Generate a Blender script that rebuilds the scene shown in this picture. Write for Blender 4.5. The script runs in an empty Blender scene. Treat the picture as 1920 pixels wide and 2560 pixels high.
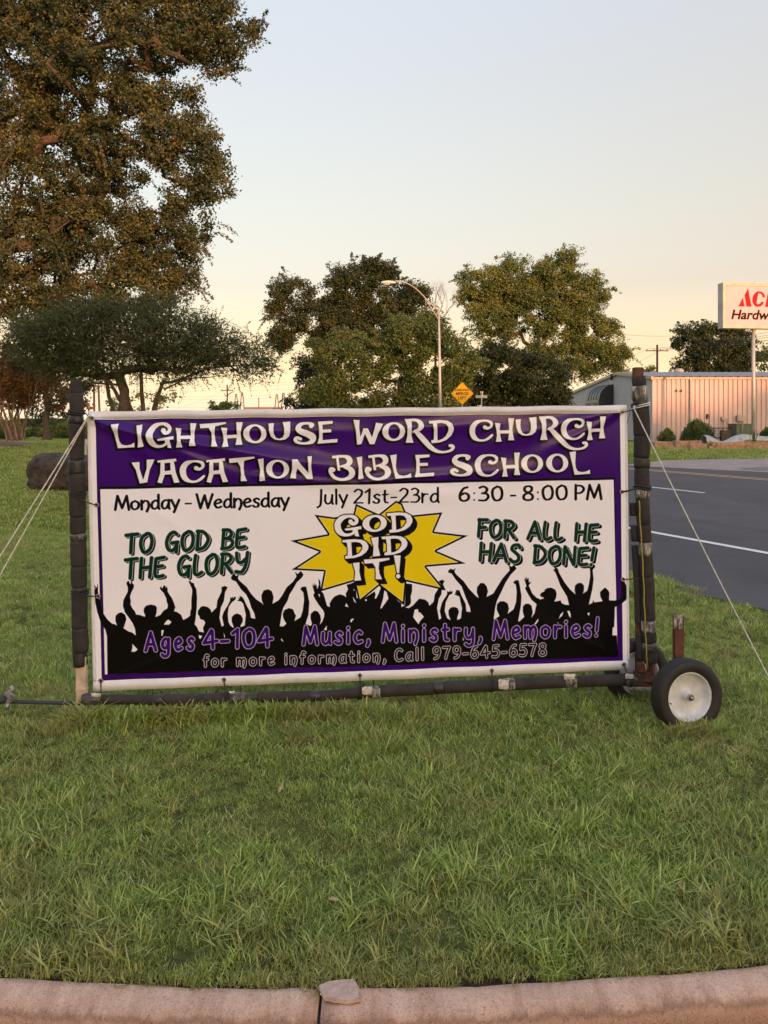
import bpy, bmesh, math, random
import numpy as np
from mathutils import Vector, Matrix
random.seed(7); rng = np.random.default_rng(11)
R = math.radians
scn = bpy.context.scene; COL = scn.collection
# ------------------------------------------------ camera, sky, sun, exposure
HC = 1.56; F = 1920.0; HZ = 1055.0            # eye height, focal length and horizon in pixels of the photograph
cam = bpy.data.cameras.new('camera'); camo = bpy.data.objects.new('camera', cam); COL.objects.link(camo)
camo.location = (0, 0, HC); camo.rotation_euler = (R(90), 0, 0)
cam.sensor_fit = 'AUTO'; cam.sensor_width = 36; cam.lens = 27.0; cam.shift_y = -(1280 - HZ) / 2560
cam.clip_start = .05; cam.clip_end = 6000
scn.camera = camo
SUN_EL, SUN_DIR = 3.6, Vector((.40, -.917, 0)).normalized()     # the low sun stands behind the camera, to the right
w = bpy.data.worlds.new('World'); scn.world = w; w.use_nodes = True
nt = w.node_tree; nt.nodes.clear()
out = nt.nodes.new('ShaderNodeOutputWorld'); bg = nt.nodes.new('ShaderNodeBackground')
sky = nt.nodes.new('ShaderNodeTexSky'); sky.sky_type = 'NISHITA'; sky.sun_disc = False
sky.sun_elevation = R(SUN_EL); sky.sun_rotation = math.atan2(SUN_DIR.x, SUN_DIR.y)
sky.air_density = 1.0; sky.dust_density = 4.0; sky.ozone_density = 1.2; sky.altitude = 50
tc = nt.nodes.new('ShaderNodeTexCoord'); sep = nt.nodes.new('ShaderNodeSeparateXYZ')
nt.links.new(tc.outputs['Generated'], sep.inputs[0])
ramp = nt.nodes.new('ShaderNodeValToRGB')       # dusk colours by height above the horizon, the same all the way round
els = ramp.color_ramp.elements
stops = [(0.0, (1.16, .94, .66)), (.035, (1.12, .88, .60)), (.09, (.78, .49, .30)), (.17, (.52, .31, .21)),
         (.28, (.50, .36, .24)), (.40, (.49, .39, .32)), (.55, (.50, .46, .46)), (.72, (.60, .60, .74)), (1.0, (.64, .68, .92))]
els[0].position = 0; els[0].color = (*stops[0][1], 1); els[1].position = 1; els[1].color = (*stops[-1][1], 1)
for p, c in stops[1:-1]:
    e = els.new(p); e.color = (*c, 1)
nt.links.new(sep.outputs['Z'], ramp.inputs[0])
vs = nt.nodes.new('ShaderNodeVectorMath'); vs.operation = 'SCALE'; vs.inputs['Scale'].default_value = 1 / .28
nt.links.new(ramp.outputs[0], vs.inputs[0])
vn = nt.nodes.new('ShaderNodeVectorMath'); vn.operation = 'SCALE'; vn.inputs['Scale'].default_value = 1.25
nt.links.new(sky.outputs[0], vn.inputs[0])
va = nt.nodes.new('ShaderNodeVectorMath'); va.operation = 'ADD'
nt.links.new(vs.outputs[0], va.inputs[0]); nt.links.new(vn.outputs[0], va.inputs[1])
nt.links.new(va.outputs[0], bg.inputs[0]); bg.inputs[1].default_value = .14
nt.links.new(bg.outputs[0], out.inputs[0])
sl = bpy.data.lights.new('sun', 'SUN'); slo = bpy.data.objects.new('sun', sl); COL.objects.link(slo)
sl.energy = 2.5; sl.angle = R(1.0); sl.color = (1.0, .44, .22)
sd = Vector((SUN_DIR.x * math.cos(R(SUN_EL)), SUN_DIR.y * math.cos(R(SUN_EL)), math.sin(R(SUN_EL))))
slo.rotation_euler = sd.to_track_quat('Z', 'Y').to_euler(); slo.location = sd * 50
vw = scn.view_settings; vw.view_transform = 'Standard'; vw.look = 'None'; vw.gamma = 1; vw.exposure = 1.0
scn.display_settings.display_device = 'sRGB'; vw.use_curve_mapping = False

# ------------------------------------------------ helpers
def P(px, py, d):                                # a point seen at (px, py) in the photograph, d metres off
    return Vector(((px - 960) / F * d, d, HC + (HZ - py) / F * d))
def G(px, d, z=0):                               # a point standing on the ground at that distance
    return Vector(((px - 960) / F * d, d, z))
def tag(o, label=None, cat=None, group=None, kind=None):
    if label: o['label'] = label
    if cat: o['category'] = cat
    if group: o['group'] = group
    if kind: o['kind'] = kind
    return o
def empty(name, loc, label, cat, group=None, kind=None):
    o = bpy.data.objects.new(name, None); COL.objects.link(o); o.location = loc; o.empty_display_size = .1
    return tag(o, label, cat, group, kind)
def link(name, me, mat, parent=None, smooth=False):
    if mat is not None:
        me.materials.clear(); me.materials.append(mat)
    if smooth: me.polygons.foreach_set('use_smooth', [True] * len(me.polygons))
    o = bpy.data.objects.new(name, me); COL.objects.link(o)
    if parent:
        o.parent = parent; q = Vector(parent.location)
        if parent.parent: q = q + parent.parent.location
        o.location = -q
    return o
class MB:                                        # gathers simple shapes in world coordinates
    def __init__(s): s.v = []; s.f = []
    def add(s, vs, fs):
        n = len(s.v); s.v += [tuple(v) for v in vs]; s.f += [tuple(i + n for i in f) for f in fs]; return s
    def box(s, a, b, bev=0):
        x0, y0, z0 = [min(a[i], b[i]) for i in range(3)]; x1, y1, z1 = [max(a[i], b[i]) for i in range(3)]
        vs = [(x, y, z) for z in (z0, z1) for x, y in ((x0, y0), (x1, y0), (x1, y1), (x0, y1))]
        return s.add(vs, [(3, 2, 1, 0), (4, 5, 6, 7), (0, 1, 5, 4), (1, 2, 6, 5), (2, 3, 7, 6), (3, 0, 4, 7)])
    def obox(s, c, hx, hy, hz, m):               # oriented box, m columns are its axes
        vs = []
        for z in (-hz, hz):
            for x, y in ((-hx, -hy), (hx, -hy), (hx, hy), (-hx, hy)):
                vs.append(Vector(c) + m @ Vector((x, y, z)))
        return s.add(vs, [(3, 2, 1, 0), (4, 5, 6, 7), (0, 1, 5, 4), (1, 2, 6, 5), (2, 3, 7, 6), (3, 0, 4, 7)])
    def tube(s, pts, rad, n=8, cap=True, ncl=None):
        pts = [Vector(p) for p in pts]
        if not hasattr(rad, '__len__'): rad = [rad] * len(pts)
        up = None; base = len(s.v)
        for i, p in enumerate(pts):
            t = (pts[min(i + 1, len(pts) - 1)] - pts[max(i - 1, 0)])
            t = t.normalized() if t.length > 1e-9 else Vector((0, 0, 1))
            if up is None:
                up = Vector((0, 0, 1)) if abs(t.z) < .9 else Vector((1, 0, 0))
            a = (up - t * up.dot(t)).normalized(); up = a; b = t.cross(a)
            for k in range(n):
                q = 2 * math.pi * k / n
                rr = rad[i] * (ncl(i, k) if ncl else 1)
                s.v.append(tuple(p + a * math.cos(q) * rr + b * math.sin(q) * rr))
        for i in range(len(pts) - 1):
            for k in range(n):
                k2 = (k + 1) % n
                s.f.append((base + i * n + k, base + i * n + k2, base + (i + 1) * n + k2, base + (i + 1) * n + k))
        if cap:
            s.f.append(tuple(base + k for k in reversed(range(n))))
            s.f.append(tuple(base + (len(pts) - 1) * n + k for k in range(n)))
        return s
    def lathe(s, c, axis, prof, n=32):           # prof: (along, radius)
        axis = Vector(axis).normalized(); up = Vector((0, 0, 1)) if abs(axis.z) < .9 else Vector((1, 0, 0))
        a = (up - axis * up.dot(axis)).normalized(); b = axis.cross(a); base = len(s.v)
        for h, r in prof:
            for k in range(n):
                q = 2 * math.pi * k / n
                s.v.append(tuple(Vector(c) + axis * h + (a * math.cos(q) + b * math.sin(q)) * r))
        for i in range(len(prof) - 1):
            for k in range(n):
                k2 = (k + 1) % n
                s.f.append((base + i * n + k, base + i * n + k2, base + (i + 1) * n + k2, base + (i + 1) * n + k))
        return s
    def prism(s, pts, off):                      # outline pts (3D), extruded by vector off
        n = len(pts); off = Vector(off)
        return s.add([Vector(p) for p in pts] + [Vector(p) + off for p in pts],
                     [tuple(range(n)), tuple(reversed(range(n, 2 * n)))] + [(i, i + n, (i + 1) % n + n, (i + 1) % n) for i in range(n)])
    def build(s, name, mat, parent=None, smooth=False, bevel=0):
        me = bpy.data.meshes.new(name); me.from_pydata(s.v, [], s.f); me.update()
        bm = bmesh.new(); bm.from_mesh(me); bmesh.ops.recalc_face_normals(bm, faces=bm.faces)
        if bevel: bmesh.ops.bevel(bm, geom=[e for e in bm.edges if len(e.link_faces) == 2 and e.calc_face_angle(0) > .5], offset=bevel, segments=2, affect='EDGES', clamp_overlap=True)
        bm.to_mesh(me); bm.free()
        o = link(name, me, mat, parent, smooth)
        return o
def npmesh(name, V, Fq, mat, parent=None, smooth=False, attrs=None):
    me = bpy.data.meshes.new(name); V = np.asarray(V, np.float32); Fq = np.asarray(Fq, np.int32)
    n, k = Fq.shape
    me.vertices.add(len(V)); me.vertices.foreach_set('co', V.ravel())
    me.loops.add(n * k); me.loops.foreach_set('vertex_index', Fq.ravel())
    me.polygons.add(n); me.polygons.foreach_set('loop_start', np.arange(n, dtype=np.int32) * k)
    me.update(calc_edges=True)
    for an, av in (attrs or {}).items():
        at = me.attributes.new(an, 'FLOAT', 'FACE'); at.data.foreach_set('value', np.asarray(av, np.float32))
    return link(name, me, mat, parent, smooth)

# ------------------------------------------------ materials
def lin(c):
    return tuple((x / 255 / 12.92) if x / 255 <= .04045 else ((x / 255 + .055) / 1.055) ** 2.4 for x in c)
class NT:
    def __init__(s, name):
        s.m = bpy.data.materials.new(name); s.m.use_nodes = True; s.t = s.m.node_tree
        s.b = s.t.nodes['Principled BSDF']; s.o = s.t.nodes['Material Output']
    def n(s, ty, **kw):
        nd = s.t.nodes.new('ShaderNode' + ty)
        for k, v in kw.items():
            if k.startswith('i_'):
                key = k[2:].replace('_', ' '); nd.inputs[int(key) if key.isdigit() else key].default_value = v
            else: setattr(nd, k, v)
        return nd
    def l(s, a, b): s.t.links.new(a, b)
    def coord(s, scale=(1, 1, 1)):
        g = s.n('NewGeometry'); m = s.n('Mapping'); m.inputs['Scale'].default_value = scale; s.l(g.outputs['Position'], m.inputs[0]); return m.outputs[0]
    def noise(s, sc, det=4, rough=.55, vec=None):
        nd = s.n('TexNoise'); nd.inputs['Scale'].default_value = sc; nd.inputs['Detail'].default_value = det; nd.inputs['Roughness'].default_value = rough
        s.l(vec if vec is not None else s.coord(), nd.inputs['Vector']); return nd.outputs['Fac']
    def ramp(s, fac, stops):
        r = s.n('ValToRGB'); e = r.color_ramp.elements
        e[0].position = stops[0][0]; e[0].color = (*stops[0][1], 1); e[1].position = stops[-1][0]; e[1].color = (*stops[-1][1], 1)
        for p, c in stops[1:-1]:
            q = e.new(p); q.color = (*c, 1)
        s.l(fac, r.inputs[0]); return r.outputs[0]
    def mix(s, fac, a, b, mode='MIX'):
        m = s.n('Mix', data_type='RGBA', blend_type=mode)
        for sock, v in ((m.inputs[0], fac), (m.inputs[6], a), (m.inputs[7], b)):
            if hasattr(v, 'is_linked') or hasattr(v, 'links'): s.l(v, sock)
            elif isinstance(v, (int, float)): sock.default_value = v
            else: sock.default_value = (*v, 1)
        return m.outputs[2]
    def bump(s, h, strength=.3, dist=.01):
        b = s.n('Bump'); b.inputs['Strength'].default_value = strength; b.inputs['Distance'].default_value = dist
        s.l(h, b.inputs['Height']); s.l(b.outputs[0], s.b.inputs['Normal'])
    def col(s, c): s.l(c, s.b.inputs['Base Color'])
def mat(name, c1, c2=None, sc=8, rough=.7, metal=0, bump=.25, bsc=None, bdist=.004, lo=.35, hi=.65, spec=.5):
    m = NT(name); c2 = c2 or tuple(x * .75 for x in c1)
    f = m.noise(sc, 5, .6); m.col(m.ramp(f, [(lo, c2), (hi, c1)]))
    m.b.inputs['Roughness'].default_value = rough; m.b.inputs['Metallic'].default_value = metal
    m.b.inputs['Specular IOR Level'].default_value = spec
    if bump: m.bump(m.noise(bsc or sc * 5, 4), bump, bdist)
    return m.m
def foliage(name, cols, trans=.3, rough=.6):
    m = NT(name); a = m.n('Attribute', attribute_name='tint')
    k = len(cols); c = m.ramp(a.outputs['Fac'], [(i / (k - 1), q) for i, q in enumerate(cols)])
    m.col(c); m.b.inputs['Roughness'].default_value = rough; m.b.inputs['Specular IOR Level'].default_value = .3
    t = m.n('BsdfTranslucent'); m.l(c, t.inputs[0]); mx = m.n('MixShader'); mx.inputs[0].default_value = trans
    m.l(m.b.outputs[0], mx.inputs[1]); m.l(t.outputs[0], mx.inputs[2]); m.l(mx.outputs[0], m.o.inputs[0])
    return m.m
M = {}
M['bark'] = mat('bark', (.12, .09, .065), (.05, .038, .03), 9, .9, bump=.6, bsc=30, bdist=.02)
M['bark_pale'] = mat('bark_pale', (.32, .23, .17), (.14, .10, .07), 6, .85, bump=.4, bsc=30, bdist=.01)
M['rust'] = mat('rust', (.15, .055, .032), (.07, .028, .02), 25, .8, bump=.4, bsc=120, bdist=.002)
M['foam'] = mat('foam', (.036, .032, .031), (.020, .018, .017), 14, .85, bump=.5, bsc=90, bdist=.003)
M['tape_black'] = mat('tape_black', (.03, .03, .032), (.012, .012, .012), 40, .42, bump=.7, bsc=70, bdist=.004)
M['cord_black'] = mat('cord_black', (.02, .02, .02), None, 30, .6)
M['rope'] = mat('rope', (.80, .79, .76), (.55, .53, .50), 120, .8, bump=.6, bsc=300, bdist=.002)
M['yellow_cord'] = mat('yellow_cord', (.45, .33, .06), None, 60, .7)
M['wood_stake'] = mat('wood_stake', (.66, .54, .43), (.42, .33, .26), 12, .8, bump=.4, bsc=80, bdist=.002)
M['rubber'] = mat('rubber', (.022, .021, .022), (.013, .012, .012), 18, .68, bump=.3, bsc=90, bdist=.001)
M['rim'] = mat('rim', (.70, .74, .80), (.50, .52, .55), 14, .35, bump=.05)
M['steel'] = mat('steel', (.45, .44, .43), (.25, .24, .23), 60, .4, .8, bump=.3)
M['brass'] = mat('grommet_metal', (.5, .46, .4), (.25, .22, .18), 90, .35, .9, bump=.1)
M['lamp_metal'] = mat('lamp_metal', (.55, .54, .52), (.42, .41, .39), 3, .5, .3, bump=.1)
M['lamp_white'] = mat('lamp_white', (.75, .74, .72), None, 3, .5, bump=0)
M['pole_wood'] = mat('pole_wood', (.13, .075, .055), (.07, .045, .035), 3, .9)
M['wire'] = mat('wire', (.05, .045, .045), None, 3, .7, bump=0)
M['timber'] = mat('timber', (.52, .33, .22), (.24, .14, .09), 5, .8, bump=.3, bsc=30, bdist=.01)
M['galv'] = mat('galvanised', (.50, .50, .51), (.30, .30, .31), 4, .45, .55, bump=.1)
M['green_box'] = mat('green_box', (.075, .13, .085), (.05, .09, .06), 3, .5, bump=0)
M['grey_paint'] = mat('grey_paint', (.38, .38, .38), None, 5, .5, bump=0)
M['dark'] = mat('dark_metal', (.025, .025, .028), None, 5, .5, bump=0)
M['blue'] = mat('blue_paint', (.015, .04, .16), (.01, .025, .10), 5, .5, bump=0)
M['boulder'] = mat('boulder', (.095, .072, .062), (.035, .027, .024), 5, .95, bump=1.0, bsc=14, bdist=.05)
def tapemat():
    m = NT('tape_silver'); f = m.noise(55, 6, .7, m.coord((1, 1, .35)))
    m.col(m.ramp(f, [(.42, (.045, .04, .038)), (.55, (.22, .21, .2)), (.68, (.62, .60, .58))]))
    m.b.inputs['Roughness'].default_value = .3; m.bump(f, .8, .006); return m.m
M['tape_silver'] = tapemat()
# ------------------------------------------------ ground, road, kerb
def kerb_y(x): 
    q = abs(x + .2)
    return 2.125 + (.055 * q * q if q < 7 else .055 * 49 + .77 * (q - 7))
NX, NY = .914, .405                               # across the road; the road runs along (-.405, .914)
def road_s(x, y): return NX * x + NY * y
EDGE, FAR = 5.45, 20.75
def hill(x, y):
    z = 0.0
    if y > 12:
        t = min(1, (y - 12) / 30); m = max(0, min(1, (EDGE - 2 - road_s(x, y)) / 8))
        z += t * m * (.10 * math.sin(x * .21 + 1) * math.cos(y * .13) + .05 * math.sin(y * .5 + x * .3))
        d2 = ((x + 28.5) / 5.5) ** 2 + ((y - 47) / 7) ** 2
        z += .75 * math.exp(-d2 * 1.6)
    return z
def ground():
    xs = np.concatenate([[-1800, -900, -450, -220, -120, -80], np.arange(-60, -12, 1.5), np.arange(-12, 12, .4), np.arange(12, 60, 2.0), [60, 80, 120, 220, 450, 900, 1800]])
    ts = np.concatenate([np.arange(0, 6, .25), np.arange(6, 20, .7), np.arange(20, 90, 2.0), [90, 110, 150, 220, 350, 600, 1100, 2500]])
    V = []; nx = len(xs)
    for t in ts:
        for x in xs:
            k = kerb_y(x); y = k + t if t > 0 else k - .004
            V.append((x, y, hill(x, y) + (-.012 if t < .1 else 0)))
    Fq = [(j * nx + i, j * nx + i + 1, (j + 1) * nx + i + 1, (j + 1) * nx + i) for j in range(len(ts) - 1) for i in range(nx - 1)]
    m = NT('lawn_soil'); co = m.coord()
    g = m.ramp(m.noise(1.1, 6, .6), [(.3, (.075, .12, .026)), (.5, (.12, .18, .038)), (.7, (.16, .22, .048))])
    fine = m.ramp(m.noise(38, 3, .7), [(.3, (.35, .35, .35)), (.7, (1.5, 1.5, 1.5))])
    c = m.mix(1, g, fine, 'MULTIPLY')
    big = m.ramp(m.noise(.22, 3, .5), [(.40, (1, 1, 1)), (.62, (1.45, 1.2, .95))])
    sp_ = m.n('SeparateXYZ'); gg = m.n('NewGeometry'); m.l(gg.outputs['Position'], sp_.inputs[0]); nk = m.n('MapRange'); nk.inputs[1].default_value = 9; nk.inputs[2].default_value = 14; m.l(sp_.outputs['Y'], nk.inputs[0])
    so1 = m.ramp(m.noise(30, 4, .7), [(.3, (.045, .045, .016)), (.5, (.085, .10, .030)), (.7, (.14, .16, .045))]); so2 = m.ramp(m.noise(60, 4, .7), [(.3, (.028, .018, .012)), (.7, (.085, .055, .036))]); n2 = m.n('MapRange'); n2.inputs[1].default_value = 2.16; n2.inputs[2].default_value = 2.26; m.l(sp_.outputs['Y'], n2.inputs[0]); soil = m.mix(n2.outputs[0], so2, so1)
    m.col(m.mix(nk.outputs[0], soil, m.mix(1, c, big, 'MULTIPLY'))); m.b.inputs['Roughness'].default_value = 1; m.b.inputs['Specular IOR Level'].default_value = 0
    m.bump(m.noise(14, 4), .8, .05)
    tag(npmesh('ground', V, Fq, m.m, smooth=True), 'green lawn and flat land running to the horizon', kind='structure')
    # street below the kerb
    V = []; ys = [-1500, -400, -100, -30, -8, -2, 0, .8, 1.4, 1.8]; xs2 = [-1800, -400, -100, -30] + list(np.arange(-10, 10.1, .5)) + [30, 100, 400, 1800]
    for y in ys:
        for x in xs2: V.append((x, y, -.165))
    for x in xs2: V.append((x, max(kerb_y(x) - .10, 1.9), -.165))
    nx = len(xs2)
    Fq = [(j * nx + i, j * nx + i + 1, (j + 1) * nx + i + 1, (j + 1) * nx + i) for j in range(len(ys)) for i in range(nx - 1)]
    tag(npmesh('street', V, Fq, M['asphalt']), 'grey asphalt street in front of the kerb', kind='structure')
def asphalt():
    m = NT('asphalt'); big = m.noise(.35, 4, .6, m.coord((1, .35, 1)))
    c = m.ramp(big, [(.35, (.050, .048, .053)), (.65, (.072, .069, .074))])
    sp = m.ramp(m.noise(160, 2, .8), [(.35, (.65, .65, .65)), (.66, (1.35, 1.35, 1.35)), (.8, (2.4, 2.3, 2.2))])
    vc = m.n('TexVoronoi', feature='DISTANCE_TO_EDGE'); vc.inputs['Scale'].default_value = .35; mp = m.coord((1, 1, 1)); ns = m.n('TexNoise'); ns.inputs['Scale'].default_value = 2.5; m.l(mp, ns.inputs['Vector']); vm = m.n('VectorMath', operation='ADD'); m.l(mp, vm.inputs[0]); m.l(ns.outputs['Color'], vm.inputs[1]); m.l(vm.outputs[0], vc.inputs['Vector'])
    ck = m.ramp(vc.outputs['Distance'], [(0, (.45, .45, .45)), (.006, (1, 1, 1))]); stn = m.ramp(m.noise(1.1, 5, .7), [(.38, (.80, .80, .80)), (.6, (1.06, 1.05, 1.04))])
    m.col(m.mix(1, m.mix(1, m.mix(1, c, sp, 'MULTIPLY'), ck, 'MULTIPLY'), stn, 'MULTIPLY')); m.b.inputs['Roughness'].default_value = .85; m.bump(m.noise(160, 3, .8), .5, .004)
    return m.m
M['asphalt'] = asphalt()
def rp(s, t, z):                                  # s across the road, t along it
    return Vector((NX * s - NY * t, NY * s + NX * t, z))
def strip(name, s0, s1, t0, t1, z, m, label, kind='structure', parent=None, wob=0, n=60):
    V = []
    for i in range(n + 1):
        t = t0 + (t1 - t0) * i / n
        a = s0 + wob * (math.sin(t * 2.3) * .5 + math.sin(t * 5.1 + 1) * .3 + random.uniform(-.3, .3)); V += [rp(a, t, z), rp(s1, t, z)]
    Fq = [(2 * i, 2 * i + 1, 2 * i + 3, 2 * i + 2) for i in range(n)]
    o = npmesh(name, V, Fq, m, parent); 
    if not parent: tag(o, label, kind=kind)
    return o
def bend(x, y): pass
ground()
# the road, its near edge flaring out towards the junction
V = []; n = 160
for i in range(n + 1):
    t = -6 + 186 * (i / n) ** 1.6
    e = EDGE + .05 * math.sin(t * 3.1) + .03 * math.sin(t * 7.7)
    V += [rp(e, t, .004), rp(FAR, t, .004)]
tag(npmesh('road', V, [(2 * i, 2 * i + 1, 2 * i + 3, 2 * i + 2) for i in range(n)], M['asphalt']), 'grey asphalt road beyond the lawn', kind='structure')
def paint(name, c, c2): return mat(name, c, c2, 20, .7, bump=.2, bsc=160, lo=.3, hi=.5)
WH = paint('white_paint', (.72, .72, .70), (.45, .45, .44)); YE = paint('yellow_paint', (.60, .36, .14), (.42, .25, .10))
strip('edge_line', 7.78, 7.91, -6, 180, .009, WH, 'white edge line along the near lane')
strip('yellow_line', 17.62, 17.75, -6, 180, .009, YE, 'near yellow centre line of the pair')
strip('yellow_line', 17.98, 18.11, -6, 180, .009, YE, 'far yellow centre line of the pair')
strip('edge_line', 20.42, 20.56, -14, 16.5, .009, WH, 'white edge line on the far side of the road')
for k in range(-1, 14):
    t0 = 12.55 + k * 12
    strip('lane_dash', 13.18, 13.31, t0, t0 + 2.1, .009, WH, 'white lane dash between the two near lanes' , n=6)
M['concrete_apron'] = mat('concrete_apron', (.33, .27, .245), (.25, .205, .185), 1.2, .9, bump=.3, bsc=30)
def apron():
    pts = [(1560, 1163), (1660, 1151.5), (1760, 1149), (1860, 1146), (1990, 1141), (2300, 1133), (2300, 1196), (1920, 1181.5), (1700, 1170.5), (1600, 1166)]
    vs = [];
    for x, y in pts:
        d = HC * F / (y - HZ); vs.append(G(x, d, .009))
    MB().add(vs, [tuple(reversed(range(len(vs))))]).build('driveway', M['concrete_apron'])
    tag(bpy.data.objects['driveway'], 'pinkish concrete driveway apron across the road', kind='structure')
    gm = mat('gravel', (.26, .24, .23), (.12, .11, .11), 9, 1, bump=1, bsc=25, bdist=.03)
    vs = []
    for k in range(28):
        q = 2 * math.pi * k / 28; rr = 1 + .12 * math.sin(k * 2.1)
        x, y = 1960 + 108 * math.cos(q) * rr, 1173 + 5.6 * math.sin(q) * rr
        d = HC * F / (y - HZ); vs.append(G(x, d, .014))
    tag(MB().add(vs, [tuple(range(len(vs)))]).build('gravel_patch', gm), 'grey gravel patch on the driveway edge', kind='stuff')
apron()
# kerb
def kerb_mat():
    m = NT('kerb_concrete'); a = m.noise(3.0, 5, .6)
    c = m.ramp(a, [(.3, (.60, .415, .305)), (.7, (.75, .54, .41))])
    v = m.n('TexVoronoi'); v.inputs['Scale'].default_value = 260; m.l(m.coord(), v.inputs['Vector'])
    sp = m.ramp(v.outputs['Color'], [(.05, (.62, .57, .54)), (.3, (.93, .91, .90)), (.8, (1.06, 1.04, 1.02)), (1, (1.3, 1.26, 1.2))])
    c = m.mix(1, c, sp, 'MULTIPLY'); blot = m.ramp(m.noise(5, 5, .65), [(.35, (.90, .88, .86)), (.6, (1.04, 1.03, 1.02))]); c = m.mix(1, c, blot, 'MULTIPLY')
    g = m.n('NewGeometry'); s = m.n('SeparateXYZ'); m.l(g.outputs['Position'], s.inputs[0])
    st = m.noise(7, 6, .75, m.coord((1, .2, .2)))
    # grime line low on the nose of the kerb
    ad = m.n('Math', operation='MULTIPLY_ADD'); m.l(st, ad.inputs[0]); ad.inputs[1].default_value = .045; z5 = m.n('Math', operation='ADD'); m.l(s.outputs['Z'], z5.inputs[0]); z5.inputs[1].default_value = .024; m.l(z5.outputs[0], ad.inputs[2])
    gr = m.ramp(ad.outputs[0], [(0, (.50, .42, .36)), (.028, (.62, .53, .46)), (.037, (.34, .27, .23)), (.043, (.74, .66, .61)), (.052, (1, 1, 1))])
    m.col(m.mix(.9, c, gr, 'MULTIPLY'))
    m.b.inputs['Roughness'].default_value = .95
    h = m.n('Math', operation='ADD'); m.l(m.noise(230, 3, .7), h.inputs[0]); m.l(v.outputs['Distance'], h.inputs[1])
    m.bump(h.outputs[0], .65, .004)
    return m.m
KM = kerb_mat()
def kerb():
    root = empty('kerb', (0, 0, 0), 'pinkish concrete kerb between the street and the lawn', None, kind='structure')
    prof = [(.0, -.165), (.0, -.02), (-.004, -.006), (-.012, .0), (-.035, .002), (-.08, .001), (-.108, -.003), (-.124, -.011), (-.135, -.024), (-.141, -.045), (-.146, -.08), (-.150, -.12), (-.154, -.165)]
    cuts = [-9, -6.2, -3.2, -.172, 2.85, 5.9, 9]
    for c0, c1 in zip(cuts, cuts[1:]):
        n = max(12, int((c1 - c0) / .06)); V = []; c0 += .004; c1 -= .004
        for i in range(n + 1):
            x = c0 + (c1 - c0) * i / n; y = kerb_y(x); dy = .11 * (x + .2); nn = math.hypot(dy, 1)
            e = min(i, n - i)                      # edges of a section are worn round
            for j, (a, z) in enumerate(prof):
                wn = .0018 * math.sin(x * 9 + j) + .0015 * math.sin(x * 23 + j * 2)
                dz = -.006 if e == 0 and 2 < j < 10 else 0
                V.append((x - dy / nn * a, y + a / nn + wn, z + dz + wn * .6))
        k = len(prof)
        Fq = [(i * k + j, (i + 1) * k + j, (i + 1) * k + j + 1, i * k + j + 1) for i in range(n) for j in range(k - 1)]
        o = npmesh('kerb_section', V, Fq, KM, root, True)
        # end caps
        bm = bmesh.new(); bm.from_mesh(o.data); bm.verts.ensure_lookup_table()
        for st in (0, n): 
            try: bm.faces.new([bm.verts[st * k + j] for j in range(k)])
            except Exception: pass
        bmesh.ops.recalc_face_normals(bm, faces=bm.faces); bm.to_mesh(o.data); bm.free()
    for c in cuts[1:-1]: y = kerb_y(c); MB().box((c - .0045, y - .128, -.16), (c + .0045, y - .004, -.022)).build('gap_darkener', M['dark'], root)  # dark boxes added in the open joints so the gaps look shaded
    pts = [(1375, 285), (1412, 268), (1470, 259), (1526, 254), (1538, 270), (1552, 290), (1550, 318), (1556, 341), (1500, 351), (1440, 344), (1397, 336), (1385, 310)]
    top = []
    for x, y in pts:
        yy = 2300 + y * .5787; d = (HC - .012) * F / (yy - HZ); top.append(Vector(((x * .5787 - 960) / F * d, d, .014 + random.uniform(-.0012, .0012))))
    o = MB().prism(top, (.001, -.001, -.011)).build('concrete_chip', mat('chip_concrete', (.52, .38, .31), (.38, .27, .21), 60, .95, bump=.6, bsc=200, bdist=.003), bevel=.002)
    tag(o, 'broken flat piece of concrete lying on top of the kerb joint', 'concrete chip')
kerb()
# ------------------------------------------------ trees
def unit(n, g=rng):
    v = g.normal(size=(n, 3)); return v / np.linalg.norm(v, axis=1, keepdims=True)
def leaves(name, C, size, tint, mat_, parent, elong=1.7, down=0.0):
    n = len(C); a = unit(n); a[:, 2] -= down; a /= np.linalg.norm(a, axis=1, keepdims=True)
    r = unit(n); b = np.cross(a, r); b /= np.linalg.norm(b, axis=1, keepdims=True) + 1e-9
    s = size[:, None]; nrm = np.cross(a, b) * s * .18
    V = np.stack([C - a * s * elong * .5, C + b * s * .5 + nrm, C + a * s * elong * .5, C - b * s * .5 + nrm], 1).reshape(-1, 3)
    Fq = np.arange(4 * n).reshape(n, 4)
    return npmesh(name, V, Fq, mat_, parent, False, {'tint': tint})
def skeleton(trunk, targets, step, wob=.12):
    N = [np.array(p, float) for p in trunk]; par = [-1] + list(range(len(trunk) - 1)); tips = []
    T = targets[np.argsort(np.linalg.norm(targets - N[-1], axis=1))]
    nmin = max(1, int(len(trunk) * .45))
    for t in T:
        A = np.array(N[nmin:]); d = A - t
        cost = np.linalg.norm(d, axis=1) + .35 * np.maximum(0, d[:, 2])
        k = int(np.argmin(cost)) + nmin; p = N[k]; L = np.linalg.norm(t - p); m = max(1, int(L / step)); last = k
        if L > 1e-6:
            side = np.cross((t - p) / L, rng.normal(size=3)); 
        for i in range(1, m + 1):
            f = i / m; q = p + (t - p) * f + side * math.sin(f * math.pi) * wob + rng.normal(size=3) * step * .09
            N.append(q); par.append(last); last = len(N) - 1
        tips.append(last)
    return np.array(N), par, tips
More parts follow.
